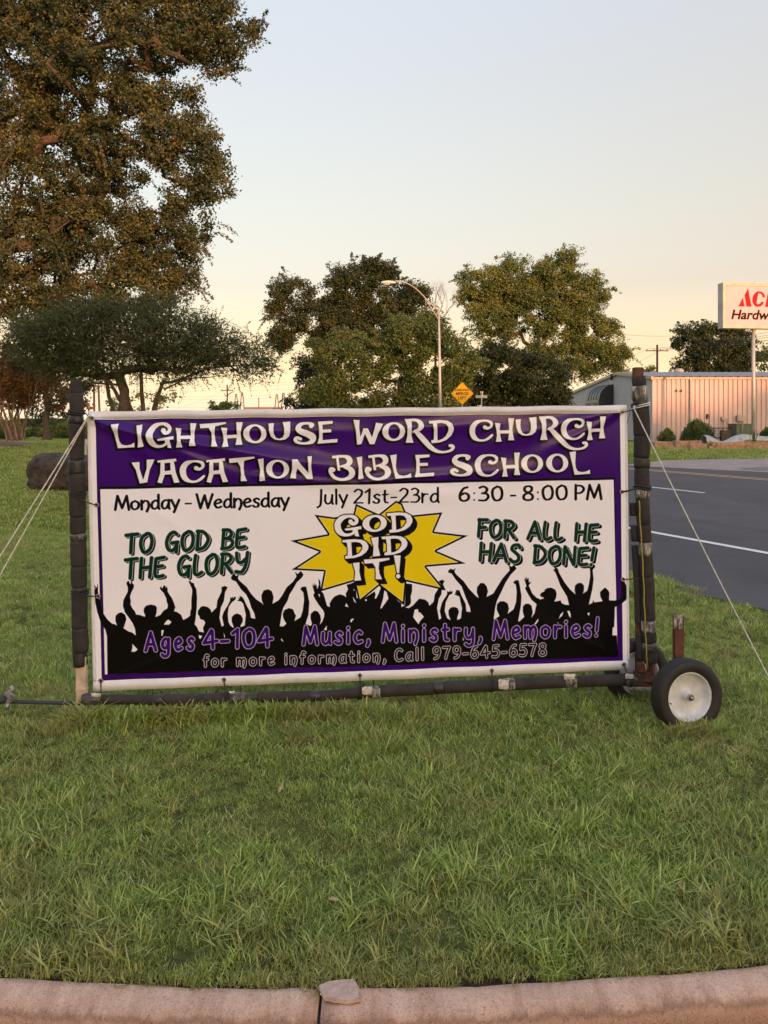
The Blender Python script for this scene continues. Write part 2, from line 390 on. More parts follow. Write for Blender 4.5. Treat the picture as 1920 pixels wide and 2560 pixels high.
def limbs(name, N, par, r_tip, r_base, mat_, parent, pw=.5, sides=5):
    n = len(N); cnt = np.zeros(n); child = [[] for _ in range(n)]
    for i in range(n):
        if par[i] >= 0: child[par[i]].append(i)
    for i in range(n - 1, -1, -1):
        if not child[i]: cnt[i] = 1
        if par[i] >= 0: cnt[par[i]] += cnt[i]
    rad = r_tip * cnt ** pw; rad *= 1; rad = np.minimum(rad, r_base); rad[0] = r_base * 1.25
    mb = MB(); started = [False] * n
    heads = [0]
    while heads:
        h = heads.pop(); chain = ([par[h]] if par[h] >= 0 else []) + [h]; cur = h
        while child[cur]:
            cs = sorted(child[cur], key=lambda c: -cnt[c]); nx_ = cs[0]; heads += cs[1:]; chain.append(nx_); cur = nx_
        if len(chain) > 1:
            rr = [rad[c] for c in chain]
            if par[h] >= 0: rr[0] = rad[h]
            mb.tube([N[c] for c in chain], rr, sides if rr[0] > r_base * .12 else 3, cap=False)
    return mb.build(name, mat_, parent, True)
def blob_targets(blobs, d, dens, depth=1.0, rmin=.35):
    out = []; ws = []
    for (cx, cy, rx, ry, *o) in blobs:
        dd = d + (o[0] if o else 0); c = np.array(P(cx, cy, dd)); k = dd / F
        n = max(3, int(dens * (rx * k) * (ry * k)))
        u = unit(n); rr = rng.uniform(rmin ** 3, 1, size=(n, 1)) ** (1 / 3) * np.where(rng.uniform(size=(n, 1)) < .12, 1.16, 1)
        out.append(c + u * rr * np.array([rx * k, min(rx, ry) * k * depth, ry * k]))
    return np.concatenate(out)
def tree(name, base, fork, blobs, d, fmat, label, dens=2.2, lpc=120, crad=.75, lsize=.12, trunk_r=.35, group=None, cat='tree', bark='bark',
         depth=1.0, step=.9, droop=0.0, trunks=None, tintv=.22, rtip=.02, wob=.25, sprays=0, sl=(.5, 1.5)):
    root = empty(name, base, label, cat, group)
    T = blob_targets(blobs, d, dens, depth); T[:, 2] = np.maximum(T[:, 2], .5)
    b = np.array(base); f = np.array(fork); k = 6
    tr = [b + (f - b) * (i / k) + (rng.normal(size=3) * np.array([.06, .06, 0]) * np.linalg.norm(f - b) * .4 if 0 < i < k else 0) for i in range(k + 1)]
    N, par, tips = skeleton(tr, T, step, wob)
    limbs('trunk', N, par, rtip, trunk_r, M[bark], root)
    n = len(T); cnt = rng.poisson(lpc * rng.uniform(.35, 1.65, n)); idx = np.repeat(np.arange(n), cnt); tot = len(idx)
    ct = rng.uniform(.15, .85, n)
    cr = crad * rng.uniform(.6, 1.3, n)
    off = unit(tot) * (rng.uniform(0, 1, (tot, 1)) ** .55) * cr[idx][:, None] * np.array([1, 1, .72])
    C = T[idx] + off; C[:, 2] -= droop * rng.uniform(0, 1, tot) ** 2
    tint = np.clip(ct[idx] + rng.normal(0, tintv, tot), 0, 1)
    sz = lsize * rng.uniform(.6, 1.3, tot)
    if sprays:                                     # thin shoots that reach out of the crown and droop
        cen = T.mean(0); o_ = T - cen; o_[:, 1] *= .3; ln = np.linalg.norm(o_, axis=1); dn = np.array([np.sort(np.linalg.norm(T - t, axis=1))[min(14, n - 1)] for t in T])
        pick = np.argsort(-dn)[:max(8, int(n * .38))]; pk = rng.choice(pick, sprays); s0 = T[pk] + rng.normal(size=(sprays, 3)) * crad * .4
        dr = o_[pk] / (ln[pk][:, None] + 1e-6) + rng.normal(size=(sprays, 3)) * .45; dr /= np.linalg.norm(dr, axis=1, keepdims=True); L = rng.uniform(*sl, sprays)
        m_ = 46; f_ = rng.uniform(.1, 1, (sprays, m_, 1)); Q = s0[:, None] + dr[:, None] * f_ * L[:, None, None]; Q[:, :, 2] -= f_[:, :, 0] ** 2 * L[:, None] * .3
        Q += rng.normal(size=Q.shape) * (.05 + .12 * (1 - f_)) * crad; C = np.concatenate([C, Q.reshape(-1, 3)]); sz = np.concatenate([sz, lsize * rng.uniform(.55, 1.1, sprays * m_)])
        tint = np.concatenate([tint, np.clip(np.repeat(rng.uniform(.3, .9, sprays), m_) + rng.normal(0, .15, sprays * m_), 0, 1)])
        mb = MB()
        for a, b, l_ in zip(s0, dr, L): a = Vector(tuple(a)); b = Vector(tuple(b)); mb.tube([a, a + b * l_ * .5 - Vector((0, 0, l_ * .08)), a + b * l_ - Vector((0, 0, l_ * .3))], [rtip * .7, rtip * .5, rtip * .2], 3, False)
        mb.build('twig', M[bark], root)['kind'] = 'stuff'
    leaves('crown', C, sz, tint, fmat, root)
    return root
FO_OAK = foliage('oak_foliage', [(.028, .046, .022), (.054, .080, .034), (.10, .118, .045), (.19, .175, .06)])
FO_DARK = foliage('dark_foliage', [(.020, .038, .018), (.038, .066, .026), (.066, .09, .034), (.11, .11, .042)])
FO_MID = foliage('mid_foliage', [(.042, .078, .026), (.075, .13, .038), (.12, .175, .05), (.18, .20, .06)])
FO_OLIVE = foliage('olive_foliage', [(.056, .095, .028), (.10, .155, .042), (.17, .21, .058), (.26, .27, .08)])
FO_YAU = foliage('sprig_foliage', [(.040, .056, .022), (.068, .094, .036), (.10, .135, .05), (.15, .19, .07)])
FO_RUSSET = foliage('russet_foliage', [(.05, .04, .018), (.09, .06, .025), (.14, .085, .03), (.20, .11, .04)])

# big live oak at the left
tree('oak_tree', G(-190, 31), P(-60, 640, 31), [(520, 90, 95, 110), (610, 90, 42, 26), (430, 60, 140, 130), (250, 100, 190, 170, -1.5), (40, 150, 200, 210),
     (530, 440, 52, 75), (470, 390, 95, 120), (440, 270, 70, 60), (330, 330, 120, 120, -1), (150, 420, 180, 180), (470, 560, 60, 80), (400, 620, 105, 110, 1), (250, 610, 160, 130), (60, 640, 150, 150),
     (450, 715, 55, 45), (330, 740, 110, 50), (150, 760, 160, 60), (300, -170, 300, 170), (-60, -150, 280, 230), (-200, 300, 200, 260), (-150, 640, 130, 120, 2)],
     31, FO_OAK, 'huge brown-green oak tree whose crown fills the upper left of the sky', dens=27, lpc=115, crad=.50, lsize=.078, trunk_r=.62, step=.8, rtip=.022, depth=.9, sprays=1300, sl=(.4, 1.3))

# mid distance group behind the banner
tree('oak_tree', G(850, 72), P(850, 900, 72), [(735, 740, 50, 48), (712, 800, 42, 60), (700, 860, 26, 26), (800, 800, 70, 60), (865, 712, 62, 58), (925, 692, 60, 42), (965, 700, 30, 34), (860, 830, 90, 60), (1000, 760, 55, 45), (1040, 735, 34, 30),
     (790, 940, 45, 90), (920, 800, 90, 60), (775, 1010, 45, 60), (840, 1040, 60, 50)],
     72, FO_DARK, 'tall dark oak with a rust-tinged crown, left of the street lamp', dens=7, lpc=260, crad=.95, lsize=.135, trunk_r=.55, step=1.2, depth=.8, rtip=.03, sprays=220, sl=(.6, 1.5))
tree('elm_tree', G(1000, 63), P(1000, 960, 63), [(870, 890, 80, 60), (1000, 860, 80, 70), (1060, 830, 60, 50), (1110, 900, 80, 80), (1165, 925, 38, 48), (950, 970, 150, 60), (820, 980, 60, 50), (1080, 990, 110, 50), (900, 1040, 110, 40)],
     63, FO_MID, 'broad bushy green tree just behind the street lamp pole', dens=7.5, lpc=230, crad=.9, lsize=.125, sprays=260, sl=(.6, 1.6), trunk_r=.3, step=1.0, depth=.8, rtip=.035)
tree('elm_tree', G(1380, 96), P(1380, 900, 96), [(1200, 720, 52, 52), (1180, 760, 34, 34), (1280, 690, 60, 48), (1395, 685, 78, 55), (1440, 740, 70, 60), (1350, 780, 110, 70), (1470, 830, 75, 55), (1530, 890, 42, 34), (1240, 800, 70, 60), (1420, 890, 120, 60), (1560, 925, 24, 18), (1310, 740, 70, 50)],
     96, FO_OLIVE, 'tall sunlit olive-green tree behind the gable of the metal building', dens=4.4, lpc=270, crad=1.2, lsize=.16, sprays=300, sl=(.8, 2.0), trunk_r=.5, step=1.2, depth=.8, rtip=.035)
tree('evergreen_tree', G(1290, 68), P(1290, 1000, 68), [(1250, 925, 90, 70), (1335, 950, 85, 70), (1385, 985, 40, 45), (1190, 980, 70, 50), (1290, 1010, 120, 40)],
     68, foliage('deep_foliage', [(.020, .036, .016), (.034, .056, .022), (.055, .08, .03)]), 'low dark evergreen tree behind the yellow diamond sign', dens=8, lpc=230, crad=.85, lsize=.12, sprays=120, trunk_r=.25, step=1.0)
tree('oak_tree', G(1790, 98), P(1790, 930, 98), [(1725, 850, 32, 36), (1780, 850, 50, 42), (1830, 860, 45, 42), (1860, 895, 28, 42), (1785, 905, 90, 42), (1780, 950, 90, 40)],
     98, FO_DARK, 'round dark green tree behind the metal roof, left of the red lettered sign', dens=4.5, lpc=240, crad=1.2, lsize=.18, sprays=100, sl=(.8, 1.8), trunk_r=.4, step=1.4, rtip=.04)
tree('oak_tree', G(1915, 104), P(1915, 950, 104), [(1912, 895, 24, 26), (1935, 900, 40, 36), (1930, 940, 50, 36)],
     104, FO_MID, 'small green tree behind the metal roof, right of the sign pole', dens=2.2, lpc=80, crad=1.1, lsize=.24, trunk_r=.3, step=1.4, rtip=.04)
tree('distant_tree', G(1625, 190), P(1625, 960, 190), [(1625, 930, 20, 10), (1612, 938, 16, 10), (1650, 942, 20, 10)], 190, FO_MID,
     'far grey-green tree top showing over the ridge of the metal roof', dens=.9, lpc=90, crad=1.5, lsize=.4, trunk_r=.3, step=2.5, rtip=.05)
tree('distant_tree', G(560, 120), P(560, 1040, 120), [(545, 1012, 34, 17), (585, 1018, 30, 14), (565, 1040, 60, 25)], 120, FO_OLIVE,
     'small round green tree by the power poles, just above the banner', dens=2.0, lpc=120, crad=1.0, lsize=.25, trunk_r=.2, step=1.4, rtip=.04)
tree('distant_tree', G(320, 80), P(330, 1030, 80), [(290, 1005, 38, 30), (370, 1010, 55, 28), (420, 990, 22, 22), (330, 1030, 80, 25)], 80, FO_MID,
     'distant bushy tree under the limbs of the flat-topped tree', dens=2.6, lpc=70, crad=.9, lsize=.2, trunk_r=.2, step=1.2, rtip=.03)
# left background wood seen under the oak
for i, (px, d, bl, lab, fm) in enumerate([
    (118, 66, [(60, 930, 90, 60), (170, 950, 60, 55), (110, 870, 130, 60), (205, 985, 20, 40), (30, 1000, 40, 30), (120, 1010, 50, 22)], 'pine with a thick straight brown trunk behind the left post', FO_RUSSET),
    (40, 74, [(20, 900, 80, 60), (60, 1020, 40, 22), (-40, 980, 60, 60)], 'dark tree behind the russet shrub at the left edge', FO_DARK),
    (185, 82, [(190, 940, 30, 40), (160, 1035, 30, 25), (185, 990, 26, 40)], 'thin tree with a slim trunk next to the top of the left post', FO_DARK),
    (90, 90, [(90, 1030, 40, 22), (150, 1010, 40, 30), (110, 960, 60, 40)], 'far dark tree in the gap beside the thick brown trunk', FO_DARK)]):
    tree('pine_tree' if i == 0 else 'background_tree', G(px, d), P(px, 960 if i < 3 else 1010, d), bl, d, fm, lab, dens=2.2, lpc=85, crad=.9, lsize=.19,
         trunk_r=(.36, .2, .14, .18)[i], step=1.2, rtip=(.06, .03, .03, .03)[i], wob=.5)
# flat-topped small tree, feathery shoots
def sprig_tree():
    d = 13.0; base = G(335, d); root = empty('flat_topped_tree', base, 'small flat-topped tree with feathery dark green shoots behind the left of the banner', 'tree')
    bl = [(95, 850, 60, 55), (150, 850, 100, 75), (235, 815, 90, 70), (330, 800, 100, 55), (430, 835, 110, 70), (520, 865, 80, 62), (605, 900, 62, 42), (660, 915, 28, 20), (300, 880, 150, 55), (440, 900, 110, 40), (170, 905, 80, 40), (240, 930, 60, 22)]
    T = blob_targets(bl, d, 440, 1.5)
    stems = []
    allN = []; 
    tr = [base + Vector((random.uniform(-.1, .1) * i, random.uniform(-.1, .1) * i, .32 * i)) for i in range(6)]
    N, par, tips = skeleton([np.array(p) for p in tr], T, .22, .05)
    limbs('trunk', N, par, .0042, .085, M['bark'], root, .55, 7)
    mb = MB()
    for (a, b_, c_) in [((300, 1160), (285, 1040), (262, 940)), ((330, 1150), (330, 1030), (300, 965)), ((365, 1150), (385, 1020), (410, 950)), ((350, 1150), (360, 1040), (352, 930))]:
        p = [G(340 + (a[0] - 335) * .3, d), P(a[0], a[1], d), P(b_[0], b_[1], d + .1), P(c_[0], c_[1], d)]
        q = []
        for i in range(13):
            t = i / 12 * 3; k = min(2, int(t)); q.append(Vector(p[k]).lerp(Vector(p[k + 1]), t - k) + Vector((random.uniform(-.012, .012), 0, 0)))
        mb.tube(q, [.062 - .0028 * i for i in range(13)], 7, False)
    # long bare limbs reaching out to both sides
    for pts, r in ([(300, 1000), (270, 945), (222, 915)], .035), ([(300, 962), (222, 958), (226, 920)], .02), ([(400, 960), (450, 950), (520, 920), (600, 915)], .028), ([(410, 975), (470, 945), (560, 940)], .016):
        q = [P(x, y, d) for x, y in pts]; z = []
        for i in range(len(q) - 1):
            for j in range(5): z.append(q[i].lerp(q[i + 1], j / 5) + Vector((0, 0, random.uniform(-.012, .012))))
        z.append(q[-1]); mb.tube(z, [r * (1 - .7 * i / len(z)) for i in range(len(z))], 6, False)
    mb.build('limb', M['bark'], root, True)
    # shoots carrying leaflets
    ns = 8; n = len(T) * ns; base_ = np.repeat(T, ns, 0) + rng.normal(size=(n, 3)) * .10
    ctr = np.array(P(330, 900, d)); out_ = base_ - ctr; out_ /= np.linalg.norm(out_, axis=1, keepdims=True)
    dr = unit(n) + out_ * .55 + np.array([0, 0, .25]); dr /= np.linalg.norm(dr, axis=1, keepdims=True)
    L = rng.uniform(.08, .34, n); m = 13
    f = np.linspace(.05, 1, m)[None, :, None]
    C = base_[:, None, :] + dr[:, None, :] * f * L[:, None, None]; C[:, :, 2] -= (f[:, :, 0] ** 2) * L[:, None] * .18
    C = C.reshape(-1, 3) + rng.normal(size=(n * m, 3)) * .006
    st = np.repeat(np.clip(rng.normal(.45, .25, n), 0, 1), m)
    leaves('crown', C, rng.uniform(.011, .022, n * m), np.clip(st + rng.normal(0, .1, n * m), 0, 1), FO_YAU, root, 2.0)
    # shoot stems
    V = np.stack([base_, base_ + dr * L[:, None], base_ + np.array([.004, 0, .003])], 1).reshape(-1, 3)
    npmesh('twig', V, np.arange(3 * n).reshape(n, 3), M['bark'], root)['kind'] = 'stuff'
sprig_tree()
# russet many-stemmed shrub on a mulched mound
def myrtle():
    d = 47.0; b0 = G(52, d, .55); root = empty('multi_stem_shrub', b0, 'russet leaved shrub with many pale stems rising from the mulch mound', 'shrub')
    mb = MB(); tips = []
    for i, (bx, tx, ty, r) in enumerate([(30, -10, 960, .1), (35, 20, 930, .09), (45, 45, 935, .07), (52, 60, 950, .08), (55, 75, 930, .05), (42, 35, 975, .09), (50, 62, 1000, .06), (60, 95, 960, .05), (26, 0, 990, .08), (38, 30, 910, .05), (20, -30, 950, .07), (56, 68, 985, .05), (48, 100, 940, .04)]):
        p0 = G(bx, d + (i % 5 - 2) * .35, .45); p1 = P(tx, ty, d + (i % 4 - 1.5) * .8); mid = p0.lerp(p1, .5) + Vector((random.uniform(-.35, .2), 0, .1))
        q = [p0.lerp(mid, j / 4) if j < 4 else mid.lerp(p1, (j - 4) / 4) for j in range(9)]
        q = [a + Vector((random.uniform(-.05, .05), random.uniform(-.05, .05), 0)) for a in q]
        mb.tube(q, [r * (1 - .08 * j) for j in range(9)], 6, False); tips.append(p1)
        for k in range(4):
            s = q[5 + k % 3]; e = s + Vector((random.uniform(-1, 1), random.uniform(-.6, .6), random.uniform(.6, 1.6))); mb.tube([s, s.lerp(e, .5) + Vector((.08, 0, 0)), e], [r * .45, r * .3, .012], 4, False); tips.append(e)
    mb.build('stem', M['bark_pale'], root, True)
    T = np.array([tuple(t) for t in tips]); T = np.concatenate([T, T + rng.normal(size=T.shape) * .5, blob_targets([(30, 915, 90, 45), (120, 930, 40, 35), (0, 960, 40, 45), (85, 960, 40, 30), (160, 940, 40, 45)], d, 3.4)])
    n = len(T); idx = np.repeat(np.arange(n), 90); C = T[idx] + unit(len(idx)) * rng.uniform(0, 1, (len(idx), 1)) ** .5 * .62
    leaves('crown', C, rng.uniform(.06, .13, len(idx)), np.clip(rng.uniform(.2, .9, n)[idx] + rng.normal(0, .15, len(idx)), 0, 1), FO_RUSSET, root)
    # mulch
    V = []; xs = np.linspace(-36, -21.3, 50); ys = np.linspace(38.5, 56, 40)
    mm = mat('mulch', (.26, .13, .09), (.15, .075, .055), 3, 1, bump=1, bsc=10, bdist=.06)
    for y in ys:
        for x in xs: V.append((x, y, 0))
    V = np.array(V); nx = len(xs); F_ = []
    cxm, cym = -28.6, 46
    def inside(x, y): return ((x - cxm) / 6.4) ** 2 + ((y - cym) / 7.8) ** 2 < 1 + .08 * math.sin(3 * math.atan2(y - cym, x - cxm))
    V[:, 2] = [hill(x, y) + .03 + .02 * math.sin(x * 5 + y * 3) for x, y in V[:, :2]]
    for j in range(len(ys) - 1):
        for i in range(nx - 1):
            a = j * nx + i
            if inside(V[a, 0], V[a, 1]): F_.append((a, a + 1, a + nx + 1, a + nx))
    tag(npmesh('mulch_bed', V, F_, mm, smooth=True), 'reddish brown mulch bed on the mound at the left edge', kind='structure')
myrtle()
def bush(name, px, d, w, h, fm, label, n=60, ls=.05, z=0):
    b = G(px, d, z); root = empty(name, b, label, 'shrub')
    u = unit(n); u[:, 2] = np.abs(u[:, 2]); T = np.array(b) + u * (rng.uniform(.2, 1, (n, 1)) ** .4) * np.array([w / 2 * .8, w / 2 * .8, h * .82])
    mb = MB()
    for t in T[::2]: mb.tube([b + Vector((random.uniform(-.1, .1), random.uniform(-.1, .1), 0)), (b + Vector(tuple(t))) / 2 + Vector((0, 0, .05)), Vector(tuple(t))], [.025, .015, .006], 3, False)
    mb.build('stem', M['bark'], root)
    idx = np.repeat(np.arange(n), 130); C = T[idx] + unit(len(idx)) * rng.uniform(0, 1, (len(idx), 1)) ** .5 * w * .14; C[:, 2] = np.maximum(C[:, 2], z + .02)
    leaves('crown', C, ls * rng.uniform(.7, 1.3, len(idx)), np.clip(rng.uniform(.1, .9, n)[idx] + rng.normal(0, .15, len(idx)), 0, 1), fm, root)
bush('bush', 1745, 56, 2.55, 2.0, FO_MID, 'large rounded green bush against the metal wall', 110, .075)
bush('bush', 1667, 56.5, 1.5, 1.2, FO_OLIVE, 'small sparse grey-green bush near the corner of the metal building', 45, .06)
bush('bush', 1925, 57, 1.9, 1.3, FO_MID, 'green bush against the metal wall, right of the sign pole', 60, .07)
for px, d, w_, h_, lab in ((170, 72, 3.6, 1.7, 'low olive bush at the far edge of the lawn behind the left post'), (130, 76, 3.2, 1.3, 'low dark bush at the far lawn edge beside the thick trunk'), (215, 70, 3.0, 1.8, 'low olive bush between the left post and the banner edge'), (90, 80, 3.0, 1.0, 'low bush at the crest of the lawn right of the russet shrub'), (-10, 70, 6, 2.0, 'low bush behind the mulch mound')):
    bush('bush', px, d, w_, h_, FO_OLIVE, lab, 40, .12)
# far woods closing the horizon
def far_wood(name, xs, y0, y1, h, label, leafs=26000, ls=.55, fm=FO_DARK, zb=-.2):
    n = leafs; x = rng.uniform(*xs, n); y = rng.uniform(y0, y1, n)
    h = np.where(x < -22, 2.6, h); top = h * (.72 + .16 * np.sin(x * .11) + .10 * np.sin(x * .31 + 2) + .06 * np.sin(x * .9))
    z = zb + top * rng.uniform(0, 1, n) ** .7
    C = np.stack([x, y, z], 1); t = np.clip(.4 + .3 * np.sin(x * .2 + y) + rng.normal(0, .2, n), 0, 1)
    o = leaves(name, C, ls * rng.uniform(.7, 1.4, n), t, fm, None); tag(o, label, kind='stuff'); return o
far_wood('distant_wood', (-260, 420), 215, 240, 7.5, 'low dark tree line along the horizon', 60000, .9)
# unseen trees added behind the camera to keep the low sun off the lawn
def shade_wood():
    px_ = Vector((-SUN_DIR.y, SUN_DIR.x, 0)); n0 = []; 
    for k in range(-14, 15):
        r = random.Random(k + 50); c = SUN_DIR * (90 + r.uniform(-5, 5)) + px_ * (k * 6.5 + r.uniform(-1, 1)); h = 13.2 + r.uniform(-1.5, 1.5) - k * .08
        m = 5200; u = unit(m) * (rng.uniform(0, 1, (m, 1)) ** .4); n0.append(np.array([c.x, c.y, h * .5]) + u * np.array([5.4, 4.0, h * .52]))
    C = np.concatenate(n0); C[:, 2] = np.maximum(C[:, 2], -.1)
    tag(leaves('sun_blocking_wood', C, rng.uniform(.22, .42, len(C)), rng.uniform(0, 1, len(C)), FO_DARK, None), 'unseen dense line of trees added to block the low sun', kind='stuff')
shade_wood()
# ------------------------------------------------ the banner's print, rasterised from outlines and pen strokes
CW, CH = 2440, 1220
QUAD = [(222.5, 1030), (1565, 1014), (1571, 1672), (237, 1727)]   # banner corners as measured
def homog(src, dst):
    A = []; b = []
    for (x, y), (u, v) in zip(src, dst):
        A.append([x, y, 1, 0, 0, 0, -u * x, -u * y]); b.append(u); A.append([0, 0, 0, x, y, 1, -v * x, -v * y]); b.append(v)
    h = np.linalg.solve(np.array(A, float), np.array(b, float)); return np.append(h, 1).reshape(3, 3)
Hm = homog(QUAD, [(0, 0), (CW, 0), (CW, CH), (0, CH)])
SC = 1.82                                         # canvas pixels per measured pixel
def T_(pts):
    p = np.asarray(pts, float).reshape(-1, 2); q = np.c_[p, np.ones(len(p))] @ Hm.T; return q[:, :2] / q[:, 2:]
IMG = np.ones((CH, CW, 3), np.float32)
def srgb(r, g, b): return np.array([r, g, b], np.float32) / 255
WHITE, PURP, BLACK, YEL, GREEN, LAV = srgb(241, 242, 255), srgb(58, 8, 112), srgb(12, 9, 12), srgb(232, 208, 16), srgb(7, 50, 34), srgb(206, 192, 232)
IMG[:] = WHITE
def blend(x0, y0, al, col):
    h, w_ = al.shape; IMG[y0:y0 + h, x0:x0 + w_] = IMG[y0:y0 + h, x0:x0 + w_] * (1 - al[..., None]) + col * al[..., None]
def fill(contours, col, ss=3):                    # contours in canvas pixels, even-odd
    P_ = [np.asarray(c, float) for c in contours]
    allp = np.concatenate(P_); y0 = max(0, int(allp[:, 1].min())); y1 = min(CH, int(allp[:, 1].max()) + 2)
    cov = np.zeros((y1 - y0, CW + 2)); ed = []
    for c in P_:
        n = len(c)
        for i in range(n):
            a, b = c[i], c[(i + 1) % n]
            if a[1] != b[1]: ed.append((a[0], a[1], b[0], b[1]))
    ed = np.array(ed); lo = np.minimum(ed[:, 1], ed[:, 3]); hi = np.maximum(ed[:, 1], ed[:, 3])
    for r in range(y0, y1):
        for s in range(ss):
            y = r + (s + .5) / ss; m = (lo <= y) & (y < hi)
            if not m.any(): continue
            e = ed[m]; xs = np.sort(e[:, 0] + (y - e[:, 1]) * (e[:, 2] - e[:, 0]) / (e[:, 3] - e[:, 1])); row = cov[r - y0]
            for a, b in zip(xs[::2], xs[1::2]):
                a = min(max(a, 0), CW); b = min(max(b, 0), CW); ia, ib = int(a), int(b)
                if ia == ib: row[ia] += (b - a) / ss
                else:
                    row[ia] += (ia + 1 - a) / ss; row[ia + 1:ib] += 1 / ss; row[ib] += (b - ib) / ss
    blend(0, y0, np.clip(cov[:, :CW], 0, 1).astype(np.float32), col)
def spline(pts, n=7):                             # Catmull-Rom through (x, y, r) points
    p = np.asarray(pts, float); 
    if len(p) < 3: return p
    q = np.vstack([2 * p[0] - p[1], p, 2 * p[-1] - p[-2]]); o = []
    for i in range(1, len(q) - 2):
        for k in range(n):
            t = k / n; o.append(.5 * (2 * q[i] + (q[i + 1] - q[i - 1]) * t + (2 * q[i - 1] - 5 * q[i] + 4 * q[i + 1] - q[i + 2]) * t * t + (3 * q[i] - q[i - 1] - 3 * q[i + 1] + q[i + 2]) * t ** 3))
    o.append(p[-1]); return np.array(o)
class Sh:                                         # a shape: polygons (even-odd) and pen strokes, in canvas pixels
    def __init__(s): s.poly = []; s.st = []
    def bbox(s, pad):
        a = [c[:, :2] for g in s.poly for c in g] + [np.vstack([t[:, :2] - t[:, 2:3], t[:, :2] + t[:, 2:3]]) for t in s.st]; a = np.concatenate(a)
        x0, y0 = np.floor(a.min(0) - pad).astype(int); x1, y1 = np.ceil(a.max(0) + pad).astype(int)
        return max(0, x0), max(0, y0), min(CW, x1), min(CH, y1)
    def sdf(s, pad=14):
        x0, y0, x1, y1 = s.bbox(pad); Y, X = np.mgrid[y0:y1, x0:x1] + .5; D = np.full(X.shape, 1e9)
        for g in s.poly:
            dm = np.full(X.shape, 1e9); ins = np.zeros(X.shape, bool)
            for c in g:
                n = len(c)
                for i in range(n):
                    ax, ay = c[i]; bx, by = c[(i + 1) % n]; dx, dy = bx - ax, by - ay; L = dx * dx + dy * dy + 1e-9
                    t = np.clip(((X - ax) * dx + (Y - ay) * dy) / L, 0, 1); dm = np.minimum(dm, (X - ax - t * dx) ** 2 + (Y - ay - t * dy) ** 2)
                    if ay != by: ins ^= ((ay > Y) != (by > Y)) & (X < (bx - ax) * (Y - ay) / (by - ay) + ax)
            dm = np.sqrt(dm); D = np.minimum(D, np.where(ins, -dm, dm))
        for t_ in s.st:
            for i in range(len(t_) - 1):
                ax, ay, ar = t_[i]; bx, by, br = t_[i + 1]; dx, dy = bx - ax, by - ay; L = dx * dx + dy * dy + 1e-9
                t = np.clip(((X - ax) * dx + (Y - ay) * dy) / L, 0, 1)
                D = np.minimum(D, np.hypot(X - ax - t * dx, Y - ay - t * dy) - (ar + t * (br - ar)))
        return x0, y0, D
def paint_sdf(sd, off, col, dx=0, dy=0, soft=1.0):
    x0, y0, D = sd; al = np.clip((off - D) / soft + .5, 0, 1).astype(np.float32); x0 += dx; y0 += dy
    h, w_ = al.shape; cx = max(0, -x0); cy = max(0, -y0); al = al[cy:min(h, CH - y0), cx:min(w_, CW - x0)]
    if al.size: blend(x0 + cx, y0 + cy, al, col)
